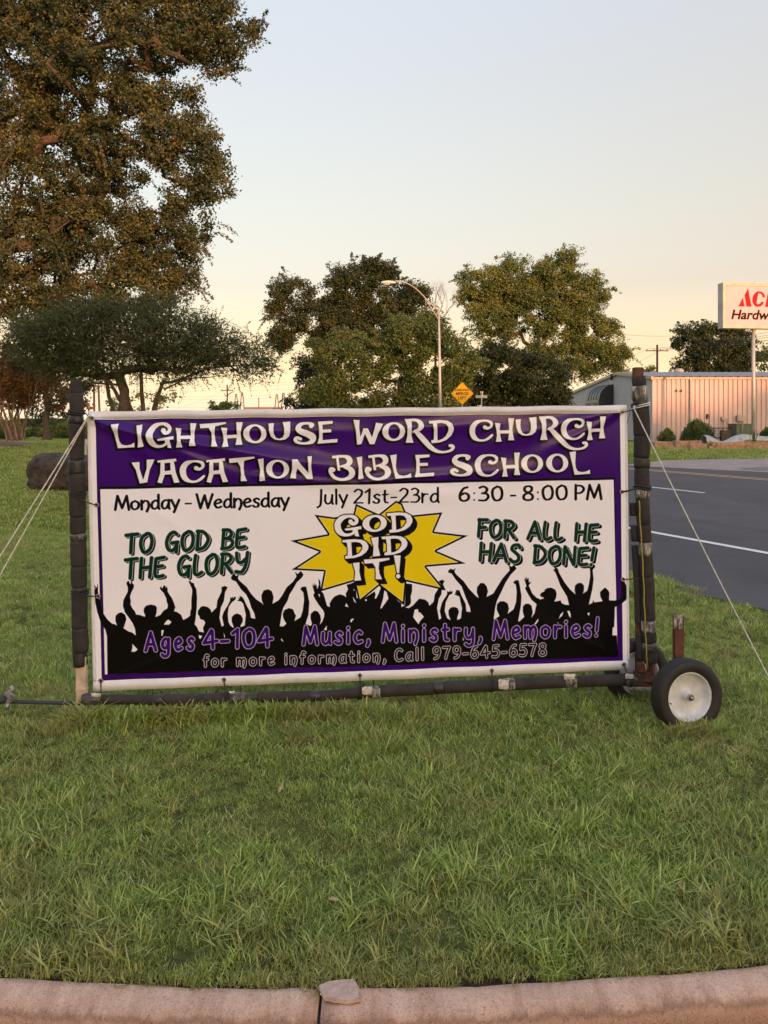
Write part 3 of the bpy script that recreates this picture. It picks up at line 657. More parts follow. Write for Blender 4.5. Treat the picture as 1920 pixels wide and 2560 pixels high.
# title letters: outlines ('p', contours...) and strokes ('s', points) in their own boxes
LET = {
 'L': [('p', [(112,165),(220,148),(208,330),(222,400),(250,440),(310,452),(375,440),(432,410),(436,485),(192,502),(150,330)])],
 'I': [('p', [(445,178),(538,162),(535,330),(560,478),(468,492),(478,330)])],
 'G': [('s', [(825,252,36),(852,288,28),(900,270,28),(908,215,30),(862,170,30),(790,158,24),(705,190,38),(648,270,48),(645,350,50),(675,425,44),(740,472,27),(815,470,22),(868,438,22),(880,400,28)]), ('p', [(738,370),(975,325),(980,380),(925,388),(948,507),(885,497),(880,440),(850,395),(755,402)])],
 'H': [('p', [(985,215),(1080,222),(1068,322),(1200,316),(1198,300),(1188,145),(1285,145),(1257,300),(1262,380),(1285,468),(1180,470),(1195,372),(1074,377),(1080,420),(1100,490),(1000,495),(1020,400),(1008,310)])],
 'T': [('p', [(65,640),(430,612),(432,645),(285,680),(278,780),(290,870),(328,960),(230,960),(234,860),(225,760),(190,700),(75,708)])],
 'O': [('e', (428,302,166,137,434,302,78,99))],
 'U': [('p', [(610,152),(698,142),(688,230),(695,300),(720,345),(762,360),(805,345),(828,300),(830,220),(805,128),(922,118),(920,280),(900,340),(850,378),(770,392),(695,378),(645,340),(622,270)])],
 'S': [('s', [(1205,190,36),(1225,172,26),(1180,155,24),(1110,152,22),(1052,172,32),(1025,222,42),(1065,265,44),(1150,300,48),(1222,345,52),(1222,400,38),(1160,428,24),(1080,432,20),(1010,412,26),(985,378,30),(1012,352,26),(1058,370,26)])],
 'E': [('p', [(1295,130),(1512,118),(1505,165),(1365,182),(1370,240),(1485,235),(1488,285),(1368,292),(1368,385),(1575,368),(1570,425),(1285,445),(1312,350),(1312,230)])],
 'W': [('p', [(125,98),(222,100),(215,200),(232,325),(265,215),(335,215),(388,335),(425,200),(438,135),(550,155),(475,300),(425,445),(355,445),(290,305),(245,445),(178,452),(160,250)])],
 'R': [('p', [(832,88),(940,92),(942,200),(940,330),(968,432),(850,432),(874,330),(872,200)]), ('s', [(900,112,24),(985,108,24),(1040,132,34),(1068,185,42),(1035,240,30),(960,275,18)]), ('s', [(985,262,26),(1050,325,40),(1130,412,42),(1200,485,38),(1285,538,28),(1380,552,20),(1470,532,22),(1508,495,28),(1500,468,28),(1465,462,24)])],
 'D': [('p', [(1168,115),(1330,98),(1430,108),(1490,145),(1520,210),(1515,265),(1485,325),(1420,385),(1330,420),(1208,434),(1205,385),(1240,375),(1240,250),(1225,158),(1172,158)], [(1290,155),(1350,148),(1405,162),(1436,205),(1436,262),(1400,330),(1355,365),(1300,385),(1295,260)])],
 'C': [('s', [(1278,772,34),(1325,785,24),(1372,752,24),(1370,705,28),(1320,678,22),(1235,676,20),(1150,706,36),(1098,775,46),(1095,850,46),(1125,920,40),(1190,960,24),(1270,962,20),(1335,930,24),(1385,885,22)])],
 'V': [('p', [(375,690),(497,685),(500,780),(545,925),(588,780),(590,652),(712,652),(640,800),(605,975),(495,992),(440,800)])],
 'A': [('p', [(735,670),(1005,640),(1010,690),(975,690),(1000,840),(1052,980),(968,990),(930,868),(845,875),(805,995),(735,980),(775,850),(782,700),(745,710)], [(845,712),(915,708),(918,805),(845,815)])],
 'N': [('p', [(940,645),(1020,645),(1070,720),(1165,830),(1162,700),(1150,610),(1220,602),(1212,750),(1235,930),(1150,930),(1020,785),(1002,840),(1005,920),(912,912),(940,780)])],
 'B': [('p', [(330,592),(430,583),(428,640),(450,810),(405,805),(385,635),(330,635)]), ('s', [(410,606,24),(500,602,24),(560,628,40),(575,680,42),(535,722,28),(450,745,18)]), ('s', [(500,748,24),(575,775,38),(608,830,46),(580,890,36),(500,924,24),(420,922,24),(350,885,28),(314,822,32),(322,786,36),(350,792,34)])],
 '!': [('p', [(955,540),(1018,540),(1004,700),(984,700)]), ('s', [(994,727,20),(995,727,20)])]}
def lbox(k):
    a = []
    for it in LET[k]:
        if it[0] == 'p': a += [p for c in it[1:] for p in c]
        elif it[0] == 'e': cx, cy, rx, ry = it[1][:4]; a += [(cx - rx, cy - ry), (cx + rx, cy + ry)]
        else: 
            q = spline(it[1]); a += [(x - r, y - r) for x, y, r in q] + [(x + r, y + r) for x, y, r in q]
    a = np.array(a, float); return (*a.min(0), *a.max(0))
def letter(k, x0, y0, x1, y1, org, zs, slant=0):  # place title letter k in that box of a magnified view (org, zs)
    bx0, by0, bx1, by1 = lbox(k); sx, sy = (x1 - x0) / (bx1 - bx0), (y1 - y0) / (by1 - by0); S_ = Sh()
    def tr(p):
        p = np.asarray(p, float); xx = x0 + (p[:, 0] - bx0) * sx; yy = y0 + (p[:, 1] - by0) * sy + slant * ((p[:, 0] - bx0) / (bx1 - bx0) - .5)
        return T_(np.c_[org[0] + xx / zs, org[1] + yy / zs])
    for it in LET[k]:
        if it[0] == 'p': S_.poly.append([tr(c) for c in it[1:]])
        elif it[0] == 'e':
            a = it[1]; q = np.linspace(0, 2 * np.pi, 40, endpoint=False)
            S_.poly.append([tr(np.c_[a[0] + a[2] * np.cos(q), a[1] + a[3] * np.sin(q)]), tr(np.c_[a[4] + a[6] * np.cos(q), a[5] + a[7] * np.sin(q)])])
        else:
            q = spline(it[1]); S_.st.append(np.c_[tr(q[:, :2]), q[:, 2] * (sx * sy) ** .5 / zs * SC])
    return S_
# pen alphabet: cap height 1, x height .62, y up; '~' marks a curve
def g_(w_, *st): return (w_, st)
PEN = {
 'A': g_(.60, [(0,0),(.30,1)], [(.30,1),(.60,0)], [(.12,.34),(.50,.34)]),
 'B': g_(.48, [(.03,0),(.03,1)], '~', [(0,1),(.28,.97),(.40,.76),(.28,.56),(.05,.53)], '~', [(.05,.53),(.34,.5),(.48,.28),(.34,.04),(0,0)]),
 'C': g_(.50, '~', [(.48,.86),(.32,1),(.1,.84),(.02,.5),(.08,.14),(.28,0),(.5,.1)]),
 'D': g_(.54, [(.05,0),(.05,1)], '~', [(0,.99),(.3,.93),(.53,.55),(.36,.12),(.04,0)]),
 'E': g_(.42, '~', [(.42,.99),(.16,.95),(.05,.9),(.03,.5),(.05,.08),(.2,0),(.42,.04)], [(.06,.52),(.36,.55)]),
 'F': g_(.42, [(.04,0),(.04,1)], [(0,.98),(.42,1)], [(.04,.52),(.34,.55)]),
 'G': g_(.56, '~', [(.46,.88),(.32,1),(.12,.86),(.02,.48),(.12,.1),(.32,.02),(.46,.2),(.5,.42)], [(.26,.42),(.54,.45)], [(.5,.45),(.5,-.08)]),
 'H': g_(.50, [(.03,0),(.03,1)], [(.47,0),(.5,1)], [(.04,.5),(.48,.52)]),
 'L': g_(.38, '~', [(.05,1),(.02,.5),(.06,.08),(.2,-.01),(.38,.10)]),
 'M': g_(.72, [(0,0),(.12,1)], [(.12,1),(.36,.12)], [(.36,.12),(.60,1)], [(.60,1),(.72,0)]),
 'N': g_(.52, [(.02,0),(.02,1)], [(.02,1),(.48,0)], [(.5,0),(.5,1)]),
 'O': g_(.54, '~', [(.27,1),(.06,.8),(.02,.42),(.14,.04),(.3,0),(.48,.2),(.53,.6),(.42,.94),(.27,1)]),
 'P': g_(.48, [(.05,0),(.05,1)], '~', [(.05,.98),(.34,.95),(.46,.72),(.32,.47),(.05,.43)]),
 'R': g_(.52, [(.05,0),(.05,1)], '~', [(0,.99),(.3,.97),(.45,.76),(.3,.53),(.06,.48)], [(.2,.48),(.52,0)]),
 'S': g_(.44, '~', [(.42,.84),(.34,.99),(.12,.95),(.05,.74),(.22,.55),(.38,.36),(.38,.1),(.18,-.01),(0,.14)]),
 'T': g_(.54, [(.27,0),(.27,1)], [(0,.96),(.54,1)]),
 'W': g_(.84, [(0,1),(.2,0)], [(.2,0),(.42,.92)], [(.42,.92),(.6,0)], [(.6,0),(.84,1)]),
 'Y': g_(.50, '~', [(0,1),(.06,.6),(.24,.5),(.46,.7)], '~', [(.5,1),(.46,.4),(.3,.02),(.02,.04)]),
 'J': g_(.30, [(.24,1),(.22,.1)], '~', [(.22,.1),(.17,-.12),(.04,-.24)]),
 'a': g_(.42, '~', [(.38,.58),(.2,.62),(.04,.42),(.04,.14),(.16,.0),(.3,.12),(.38,.4)], [(.39,.62),(.37,.12),(.42,0)]),
 'c': g_(.38, '~', [(.36,.52),(.24,.62),(.06,.46),(.03,.2),(.16,0),(.38,.06)]),
 'd': g_(.44, '~', [(.38,.5),(.22,.62),(.05,.42),(.04,.14),(.17,0),(.32,.1),(.38,.28)], [(.38,1.02),(.38,.1),(.43,0)]),
 'e': g_(.40, '~', [(.05,.3),(.22,.34),(.36,.44),(.26,.62),(.08,.5),(.03,.24),(.16,0),(.38,.08)]),
 'f': g_(.30, '~', [(.32,.94),(.2,1.0),(.11,.84),(.11,.4),(.11,0)], [(0,.58),(.28,.6)]),
 'g': g_(.42, '~', [(.38,.56),(.2,.62),(.05,.44),(.06,.2),(.2,.1),(.34,.24),(.38,.5)], '~', [(.40,.62),(.40,.1),(.36,-.26),(.16,-.34),(.02,-.24)]),
 'i': g_(.10, [(.05,.6),(.05,0)], [(.05,.84),(.06,.86)]),
 'l': g_(.10, [(.05,1.02),(.06,0)]),
 'm': g_(.62, [(.03,0),(.02,.62)], '~', [(.03,.4),(.16,.62),(.29,.5),(.3,.2),(.3,0)], '~', [(.31,.4),(.44,.62),(.57,.5),(.58,.15),(.5,-.14)]),
 'n': g_(.42, [(.03,0),(.02,.62)], '~', [(.03,.4),(.2,.62),(.37,.5),(.39,.15),(.3,-.16)]),
 'o': g_(.44, '~', [(.22,.62),(.05,.48),(.04,.16),(.2,0),(.38,.14),(.4,.46),(.22,.62)]),
 'r': g_(.30, [(.03,0),(.02,.62)], '~', [(.03,.38),(.14,.58),(.3,.58)]),
 's': g_(.34, '~', [(.32,.54),(.2,.62),(.06,.5),(.14,.34),(.29,.22),(.26,.02),(.12,-.01),(0,.08)]),
 't': g_(.30, '~', [(.12,.86),(.11,.4),(.14,.06),(.28,0)], [(0,.58),(.28,.6)]),
 'u': g_(.42, '~', [(.03,.62),(.02,.2),(.14,0),(.32,.12),(.38,.4)], [(.39,.62),(.38,.1),(.42,0)]),
 'y': g_(.40, [(.0,.62),(.19,.08)], [(.40,.62),(.14,-.26)]),
 'Q': g_(.42, '~', [(.03,.62),(.02,.3),(.14,.1),(.30,.2),(.38,.44)], '~', [(.40,.62),(.40,.1),(.36,-.24),(.16,-.34),(.02,-.24)]),
 '0': g_(.46, '~', [(.23,1),(.05,.8),(.02,.44),(.1,.08),(.24,0),(.4,.14),(.45,.54),(.38,.9),(.23,1)]),
 '1': g_(.26, [(0,.78),(.2,1)], [(.2,1),(.18,0)]),
 '2': g_(.46, '~', [(.03,.84),(.2,1),(.4,.86),(.36,.56),(.16,.26),(.02,.02)], [(.02,.02),(.46,.02)]),
 '3': g_(.42, '~', [(.03,.92),(.2,1),(.36,.84),(.3,.6),(.14,.52)], '~', [(.14,.52),(.34,.48),(.42,.26),(.28,.02),(.0,.02)]),
 '4': g_(.54, [(.30,1),(.0,.3)], [(.0,.3),(.54,.4)], [(.34,.95),(.36,0)]),
 '5': g_(.42, [(.38,1),(.08,.98)], [(.08,.98),(.05,.56)], '~', [(.05,.56),(.26,.62),(.41,.4),(.34,.08),(.14,0),(0,.06)]),
 '6': g_(.46, '~', [(.38,.98),(.2,.88),(.05,.5),(.06,.14),(.22,0),(.4,.12),(.42,.4),(.26,.56),(.07,.42)]),
 '7': g_(.44, [(0,.97),(.42,.99)], '~', [(.42,.98),(.26,.5),(.16,0)]),
 '8': g_(.44, '~', [(.22,.54),(.07,.68),(.08,.92),(.22,1),(.37,.92),(.36,.68),(.22,.54),(.04,.36),(.04,.1),(.22,0),(.4,.1),(.4,.36),(.22,.54)]),
 '9': g_(.46, '~', [(.40,.6),(.24,.44),(.07,.56),(.06,.86),(.22,1),(.4,.88),(.42,.5),(.3,.12),(.1,.0)]),
 '-': g_(.30, [(0,.36),(.28,.37)]), ':': g_(.10, [(.05,.54),(.055,.54)], [(.05,.06),(.055,.06)]),
 ',': g_(.12, '~', [(.08,.1),(.1,-.02),(.02,-.2)]), '!': g_(.16, [(.12,1),(.06,.3)], [(.04,.02),(.045,.03)]), ' ': g_(.28)}
def text_shape(s, x0, x1, yb0, yb1, cap, wt, gap=.14, contrast=.0, space=.3, slant=0):
    adv = 0; pos = []
    for ch in s:
        pos.append(adv); adv += (space if ch == ' ' else PEN[ch][0]) + gap
    tot = adv - gap; sx = (x1 - x0) / tot; S_ = Sh()
    for ch, a in zip(s, pos):
        curve = False
        for st in PEN[ch][1]:
            if st == '~': curve = True; continue
            q = np.array([(x, y, 1) for x, y in st], float)
            if curve: q = spline(q, 6)
            elif len(q) == 2: q = np.array([q[0] + (q[1] - q[0]) * t for t in np.linspace(0, 1, 4)])
            curve = False
            X = x0 + (a + q[:, 0] + slant * q[:, 1]) * sx; Y = yb0 + (yb1 - yb0) * (X - x0) / (x1 - x0) - q[:, 1] * cap
            d = np.gradient(np.c_[X, Y], axis=0); L = np.hypot(d[:, 0], d[:, 1]) + 1e-6; v = np.abs(d[:, 1]) / L
            r = wt * (1 - contrast + contrast * v) * SC
            S_.st.append(np.c_[T_(np.c_[X, Y]), r])
    return S_
def box_q(pts, col): fill([T_(pts)], col)
def make_print():
    # borders
    box_q([(239.5,1048.6),(1549.5,1031.5),(1556.8,1655.8),(254.3,1702)], BLACK)
    box_q([(241.5,1050.8),(1547.7,1033.6),(1555,1653.8),(256.3,1699.6)], PURP)
    box_q([(249,1217),(1536.5,1193.5),(1545.6,1642.3),(260.6,1688.4)], BLACK)
    box_q([(251.6,1223.5),(1533.6,1199.6),(1544,1640.6),(262,1687)], WHITE)
    # crowd
    f = 5.53; A_, B_, C_, D_, E_ = (220,1420), (500,1420), (780,1420), (1060,1380), (1300,1380)
    def z(o, pts): return [(o[0] + x / f, o[1] + y / f) for x, y in pts]
    crowd = z(A_, [(268,1475),(264,1150),(262,950),(240,860),(170,740),(130,620),(100,480),(95,380),(72,310),(88,292),(104,300),(78,236),(86,234),(112,276),(124,272),(132,228),(138,232),(138,300),(142,370),(165,460),(215,640),(270,720),(330,775),(375,785),(402,805),(378,740),(380,670),(415,632),(460,620),(510,650),(532,710),(505,800),(492,838),(560,885),(610,900),(660,940),(650,850),(620,770),(570,700),(510,620),(482,530),(490,450),(520,390),(550,330),(550,270),(530,215),(545,190),(568,185),(578,222),(590,225),(598,188),(612,192),(614,218),(637,240),(632,280),(610,320),(590,370),(580,400),(592,470),(585,510),(610,560),(650,610),(665,650),(720,655),(790,680),(790,650),(770,610),(775,560),(805,525),(870,510),(930,520),(955,548),(950,620),(932,682),(1000,655),(1050,590),(1100,560),(1108,510),(1092,470),(1085,420),(1050,350),(1020,320),(992,285),(1012,258),(1030,288),(1046,248),(1070,245),(1080,285),(1088,256),(1102,280),(1105,330),(1140,385),(1160,410),(1190,480),(1210,545),(1190,600),(1230,610),(1290,650),(1305,690),(1320,720),(1380,690),(1415,660),(1418,600),(1432,560),(1432,450),(1445,330),(1440,280),(1410,220),(1390,180),(1406,190),(1414,160),(1430,200),(1470,212),(1475,245),(1500,290),(1510,400),(1505,560),(1490,700),(1475,780),(1510,820),(1535,880),(1605,895),(1592,830),(1625,760),(1600,722),(1555,712),(1540,665),(1520,645),(1524,590),(1560,545)])
    crowd += z(B_, [(20,534),(60,530),(115,545),(150,580),(160,618),(230,550),(242,450),(300,330),(300,268),(345,250),(385,270),(348,340),(332,460),(290,550),(270,690),(300,812),(332,800),(308,680),(330,610),(380,530),(420,450),(418,405),(440,420),(450,395),(460,425),(478,398),(500,405),(490,440),(440,480),(400,540),(385,640),(395,750),(420,800),(470,832),(440,740),(440,680),(480,642),(520,632),(570,655),(592,700),(590,750),(560,800),(565,820),(620,800),(635,650),(600,500),(570,465),(515,455),(542,437),(528,415),(556,422),(545,392),(580,398),(610,440),(640,510),(690,600),(705,692),(765,707),(755,640),(710,550),(680,450),(640,370),(570,300),(500,190),(440,165),(430,130),(460,95),(508,112),(545,88),(525,138),(540,170),(650,270),(700,350),(780,440),(850,485),(880,517),(855,450),(850,380),(880,315),(940,298),(990,320),(1008,370),(1018,410),(1002,500),(1090,450),(1140,380),(1200,270),(1290,190),(1335,120),(1315,55),(1352,88),(1395,45),(1432,95),(1408,138),(1340,200),(1290,290),(1240,370),(1210,460),(1150,560),(1130,640),(1103,812),(1155,815),(1195,775),(1160,720),(1142,650),(1165,590),(1230,560),(1290,580),(1310,640),(1328,662),(1305,742),(1390,690),(1420,600),(1440,450),(1430,345),(1388,298),(1412,265),(1468,262),(1485,340),(1512,480),(1500,650),(1460,780),(1530,808),(1550,780),(1528,700),(1532,640),(1570,602)])
    crowd += z(C_, [(45,595),(85,608),(115,660),(125,720),(108,790),(140,750),(165,690),(172,640),(155,590),(90,510),(40,430),(18,380),(35,350),(4,240),(24,262),(14,212),(34,250),(40,210),(50,254),(62,225),(72,300),(96,240),(90,150),(116,190),(122,320),(160,360),(210,530),(250,545),(243,500),(275,440),(310,400),(385,370),(440,385),(472,412),(468,360),(500,300),(480,240),(600,200),(620,420),(700,440),(870,330),(930,240),(1060,330),(1200,470),(1285,524),(1300,220),(1385,230),(1385,330),(1365,400),(1370,480),(1350,520),(1290,550),(1340,560),(1400,520),(1480,430),(1560,440),(1605,475),(1622,527),(1660,495)])
    crowd += z(D_, [(85,745),(135,690),(150,590),(200,510),(232,450),(200,412),(245,388),(285,402),(262,450),(300,535),(245,530),(240,590),(205,650),(180,780),(208,942),(240,920),(218,820),(250,700),(320,590),(320,545),(348,560),(362,535),(372,556),(398,540),(390,580),(350,600),(300,700),(285,820),(320,920),(368,947),(340,870),(338,810),(370,772),(415,762),(465,780),(482,830),(458,920),(458,944),(510,920),(525,780),(490,620),(420,592),(442,572),(425,558),(445,560),(440,530),(490,535),(520,610),(575,720),(585,825),(645,834),(635,770),(580,640),(520,480),(440,390),(380,300),(335,290),(335,262),(370,235),(408,250),(440,225),(420,270),(440,310),(550,410),(620,510),(720,615),(758,642),(730,560),(735,490),(780,435),(830,435),(868,480),(886,550),(865,627),(960,580),(1020,480),(1090,370),(1185,260),(1180,210),(1158,180),(1212,210),(1250,182),(1280,235),(1250,270),(1200,320),(1130,430),(1060,580),(1010,680),(985,780),(963,935),(985,930),(1045,890),(1005,800),(1010,730),(1050,690),(1110,688),(1160,720),(1176,790),(1158,862),(1240,800),(1275,700),(1285,560),(1272,460),(1235,430),(1262,400),(1310,395),(1325,460),(1350,620),(1340,760),(1303,968),(1325,965),(1388,905),(1368,830),(1370,760),(1402,725),(1450,722),(1490,750),(1505,840),(1488,920),(1530,850),(1560,728),(1490,670),(1430,570),(1400,510),(1420,480),(1385,372),(1408,395),(1396,345),(1420,388),(1418,342),(1432,385),(1446,360),(1455,430),(1492,415),(1450,470),(1500,580),(1560,640),(1620,665)])
    crowd += z(E_, [(300,655),(335,650),(320,628),(285,632),(298,615),(272,605),(300,570),(345,545),(340,528),(380,505),(430,498),(490,525),(508,580),(500,640),(475,692),(565,675),(575,710),(630,735),(680,737),(650,620),(560,470),(520,360),(490,290),(458,250),(485,245),(470,215),(520,230),(545,300),(620,430),(690,520),(768,592),(755,530),(760,470),(800,435),(850,432),(885,470),(885,530),(868,582),(930,540),(950,460),(970,350),(970,260),(945,180),(964,188),(980,158),(990,190),(1028,210),(1005,260),(1018,380),(1000,520),(950,733),(1000,710),(1010,670),(1025,702),(1140,685),(1110,620),(1105,560),(1135,530),(1175,495),(1220,535),(1235,570),(1228,672),(1310,675),(1400,640),(1410,560),(1400,420),(1430,388),(1455,440),(1475,480),(1482,620),(1460,670),(1400,720),(1310,765),(1300,1040),(1278,1050),(1275,1155),(1337,1155),(1352,1442)])
    fill([T_(crowd)], BLACK)
    for o, pts in [(A_, [(1048,787),(1080,740),(1110,715),(1157,750),(1120,787)]), (A_, [(1015,865),(1048,862),(1030,940),(1015,942)]), (A_, [(612,1055),(686,1135),(650,1165),(597,1165),(614,1110)]), (A_, [(1530,930),(1582,942),(1555,985),(1538,970)]),
                   (B_, [(330,890),(350,960),(336,962)]), (B_, [(1125,978),(1158,1032),(1120,1005)]), (C_, [(205,798),(205,865),(162,862)]), (C_, [(565,405),(590,440),(615,495),(580,465)]), (C_, [(475,490),(508,548),(458,535)]), (C_, [(530,752),(535,720),(560,703),(582,712),(560,730),(548,755)]),
                   (C_, [(865,310),(930,255),(952,282),(925,360),(888,430),(868,430),(880,375)]), (C_, [(1002,318),(1035,340),(1058,430),(1010,500),(960,568),(946,562),(985,430)]), (C_, [(1420,582),(1465,572),(1475,620),(1500,622),(1548,680),(1500,730),(1472,780),(1400,685)]), (C_, [(1237,495),(1282,527),(1237,545)]), (C_, [(735,440),(760,440),(757,465),(735,460)]),
                   (C_, [(575,285),(592,325),(578,318)]), (C_, [(520,212),(538,212),(532,235)]), (C_, [(85,365),(112,372),(105,412)]),
                   (D_, [(1526,1005),(1580,925),(1582,960),(1545,1008)]), (D_, [(535,1165),(550,1222),(536,1225)]), (E_, [(535,928),(562,868),(602,828),(585,885)]), (E_, [(652,820),(685,818),(703,870),(700,920),(680,890)]), (E_, [(928,850),(965,840),(950,892)]), (E_, [(518,970),(540,990),(522,990)])]:
        fill([T_(z(o, pts))], WHITE)
    # starburst
    g = 3.6065; O6 = (720, 1240)
    star = [(240,172),(415,197),(590,170),(612,72),(820,168),(975,46),(1030,72),(1080,184),(1395,150),(1318,325),(1625,362),(1340,500),(1605,612),(1248,642),(1420,855),(1068,775),(1050,990),(825,815),(640,965),(598,775),(290,865),(325,684),(32,667),(282,506),(22,405),(360,348)]
    sp = T_([(O6[0] + x / g, O6[1] + y / g) for x, y in star]); S_ = Sh(); S_.poly = [[sp]]; sd = S_.sdf(6)
    paint_sdf(sd, 0, BLACK); paint_sdf(sd, -8.2, srgb(245, 236, 190)); paint_sdf(sd, -10.6, YEL)
    # GOD DID IT!
    L3 = [letter(k, *b, O6, g, sl) for k, b, sl in [('G',(415,172,665,372),-4), ('O',(672,172,893,328),-8), ('D',(890,150,1125,338),0), ('D',(490,392,728,572),0), ('I',(748,372,834,552),0), ('D',(845,362,1080,542),0), ('I',(583,602,662,772),0), ('T',(685,562,918,757),0), ('!',(955,540,1018,748),0)]]
    sds = [q.sdf(26) for q in L3]
    for k in range(0, 19, 2):
        for q in sds: paint_sdf(q, 4.5, BLACK, k, int(k * 1.05))
    for q in sds: paint_sdf(q, -.3, WHITE)
    # title
    f4 = 4.1475; R1, R2, R3, R4 = (260,1030), (560,1030), (860,1030), (1140,1030)
    rows = [(R1, f, [('L',(112,148,436,502)),('I',(445,162,560,492)),('G',(592,138,980,507)),('H',(985,145,1285,497)),('T',(1320,128,1691,475))]),
            (R2, f, [('H',(-42,135,265,485)),('O',(262,165,594,438)),('U',(610,118,922,392)),('S',(957,130,1280,452)),('E',(1285,118,1577,445))]),
            (R3, f, [('W',(125,98,550,452)),('O',(525,135,850,405)),('D',(1168,98,1522,434)),('R',(832,85,1540,572))]),
            (R4, f4, [('C',(135,75,390,312)),('H',(398,55,608,312)),('U',(615,45,838,248)),('R',(855,38,1372,398)),('C',(1080,55,1333,293)),('H',(1340,38,1550,293))]),
            (R1, f, [('V',(375,652,712,992)),('A',(735,640,1052,995)),('C',(1045,658,1405,985)),('A',(1413,630,1725,983))]),
            (R2, f, [('T',(65,612,432,962)),('I',(465,635,578,965)),('O',(578,652,908,922)),('N',(912,602,1235,932)),('B',(1440,590,1819,957))]),
            (R3, f, [('I',(170,605,277,935)),('B',(282,580,655,948)),('L',(635,582,935,930)),('E',(972,580,1255,908)),('S',(1462,580,1785,895))]),
            (R4, f4, [('C',(192,435,445,678)),('H',(462,415,668,675)),('O',(672,435,905,635)),('O',(930,430,1165,632)),('L',(1172,402,1392,655))])]
    sds = [letter(k, *b, o, zs).sdf(20) for o, zs, ls in rows for k, b in ls]
    for q in sds:
        for k in (2, 4, 6): paint_sdf(q, 3.5, BLACK, -k, k, 1.6)
    for q in sds: paint_sdf(q, 2.0, BLACK)
    for q in sds: paint_sdf(q, -1.3, WHITE)
    # dates
    INK = srgb(20, 12, 16)
    for a in [('Monday', 289, 448, 1274.3, 1271.7), ('-', 464, 479, 1272, 1272), ('Wednesday', 492, 722, 1270.5, 1266)]:
        paint_sdf(text_shape(*a, 34, 3.35, .10, .42).sdf(), 0, INK)
    for a in [('July', 792, 868, 1261, 1260), ('21st-23rd', 885, 1098, 1258.5, 1255.8)]:
        paint_sdf(text_shape(*a, 35, 2.95, .13, .42).sdf(), 0, INK)
    for a in [('6:30', 1148, 1256, 1253.5, 1251.6), ('-', 1277, 1289, 1252, 1252), ('8:00', 1308, 1417, 1251, 1249.2), ('PM', 1437, 1503, 1248.6, 1247.6)]:
        paint_sdf(text_shape(*a, 35, 3.6, .16, .38).sdf(), 0, INK)
    # brush slogans
    for a, dx, dy in [(('TO GOD BE', 313, 612, 1383, 1369, 46, 4.5, .16, 0, .34), 8, 6), (('THE GLORY', 311, 616, 1447, 1430, 48, 4.5, .17, 0, .34), 8, 6),
                      (('FOR ALL HE', 1195, 1492, 1342, 1354, 42, 4.5, .17, 0, .34), 11, 9), (('HAS DONE!', 1199, 1484, 1402, 1414, 43, 4.5, .16, 0, .34), 11, 9)]:
        sd = text_shape(*a, slant=.06).sdf(20)
        for k in (.4, .7, 1): paint_sdf(sd, .3, BLACK, int(dx * k), int(dy * k))
        paint_sdf(sd, 1.8, WHITE); paint_sdf(sd, 0, GREEN)
    # lines on the black
    for a in [('Ages', 364, 484, 1628, 1623, 45, 4.2, .36), ('4-104', 510, 680, 1622, 1616, 45, 4.3, .16), ('Music,', 759, 923, 1612.5, 1606, 44, 4.1, .28), ('MinistrQ,', 957, 1203, 1604.5, 1599, 44, 4.0, .30), ('Memories!', 1234, 1496, 1598, 1590.5, 44, 4.0, .24)]:
        sd = text_shape(*a).sdf(); paint_sdf(sd, 2.1, LAV); paint_sdf(sd, -.7, srgb(56, 12, 112))
    for a in [('for', 510, 565, 1667, 1665.5), ('more', 593, 685, 1664.5, 1661.5), ('information,', 713, 963, 1661, 1652.5), ('Call', 988, 1058, 1651.5, 1648.5), ('979-645-6578', 1083, 1365, 1647.5, 1638.5)]:
        sd = text_shape(*a, 28, 2.9, .30 if a[0][0] != '9' else .22).sdf(); paint_sdf(sd, 1.5, srgb(216, 206, 228)); paint_sdf(sd, -1.4, srgb(26, 16, 28))
make_print()
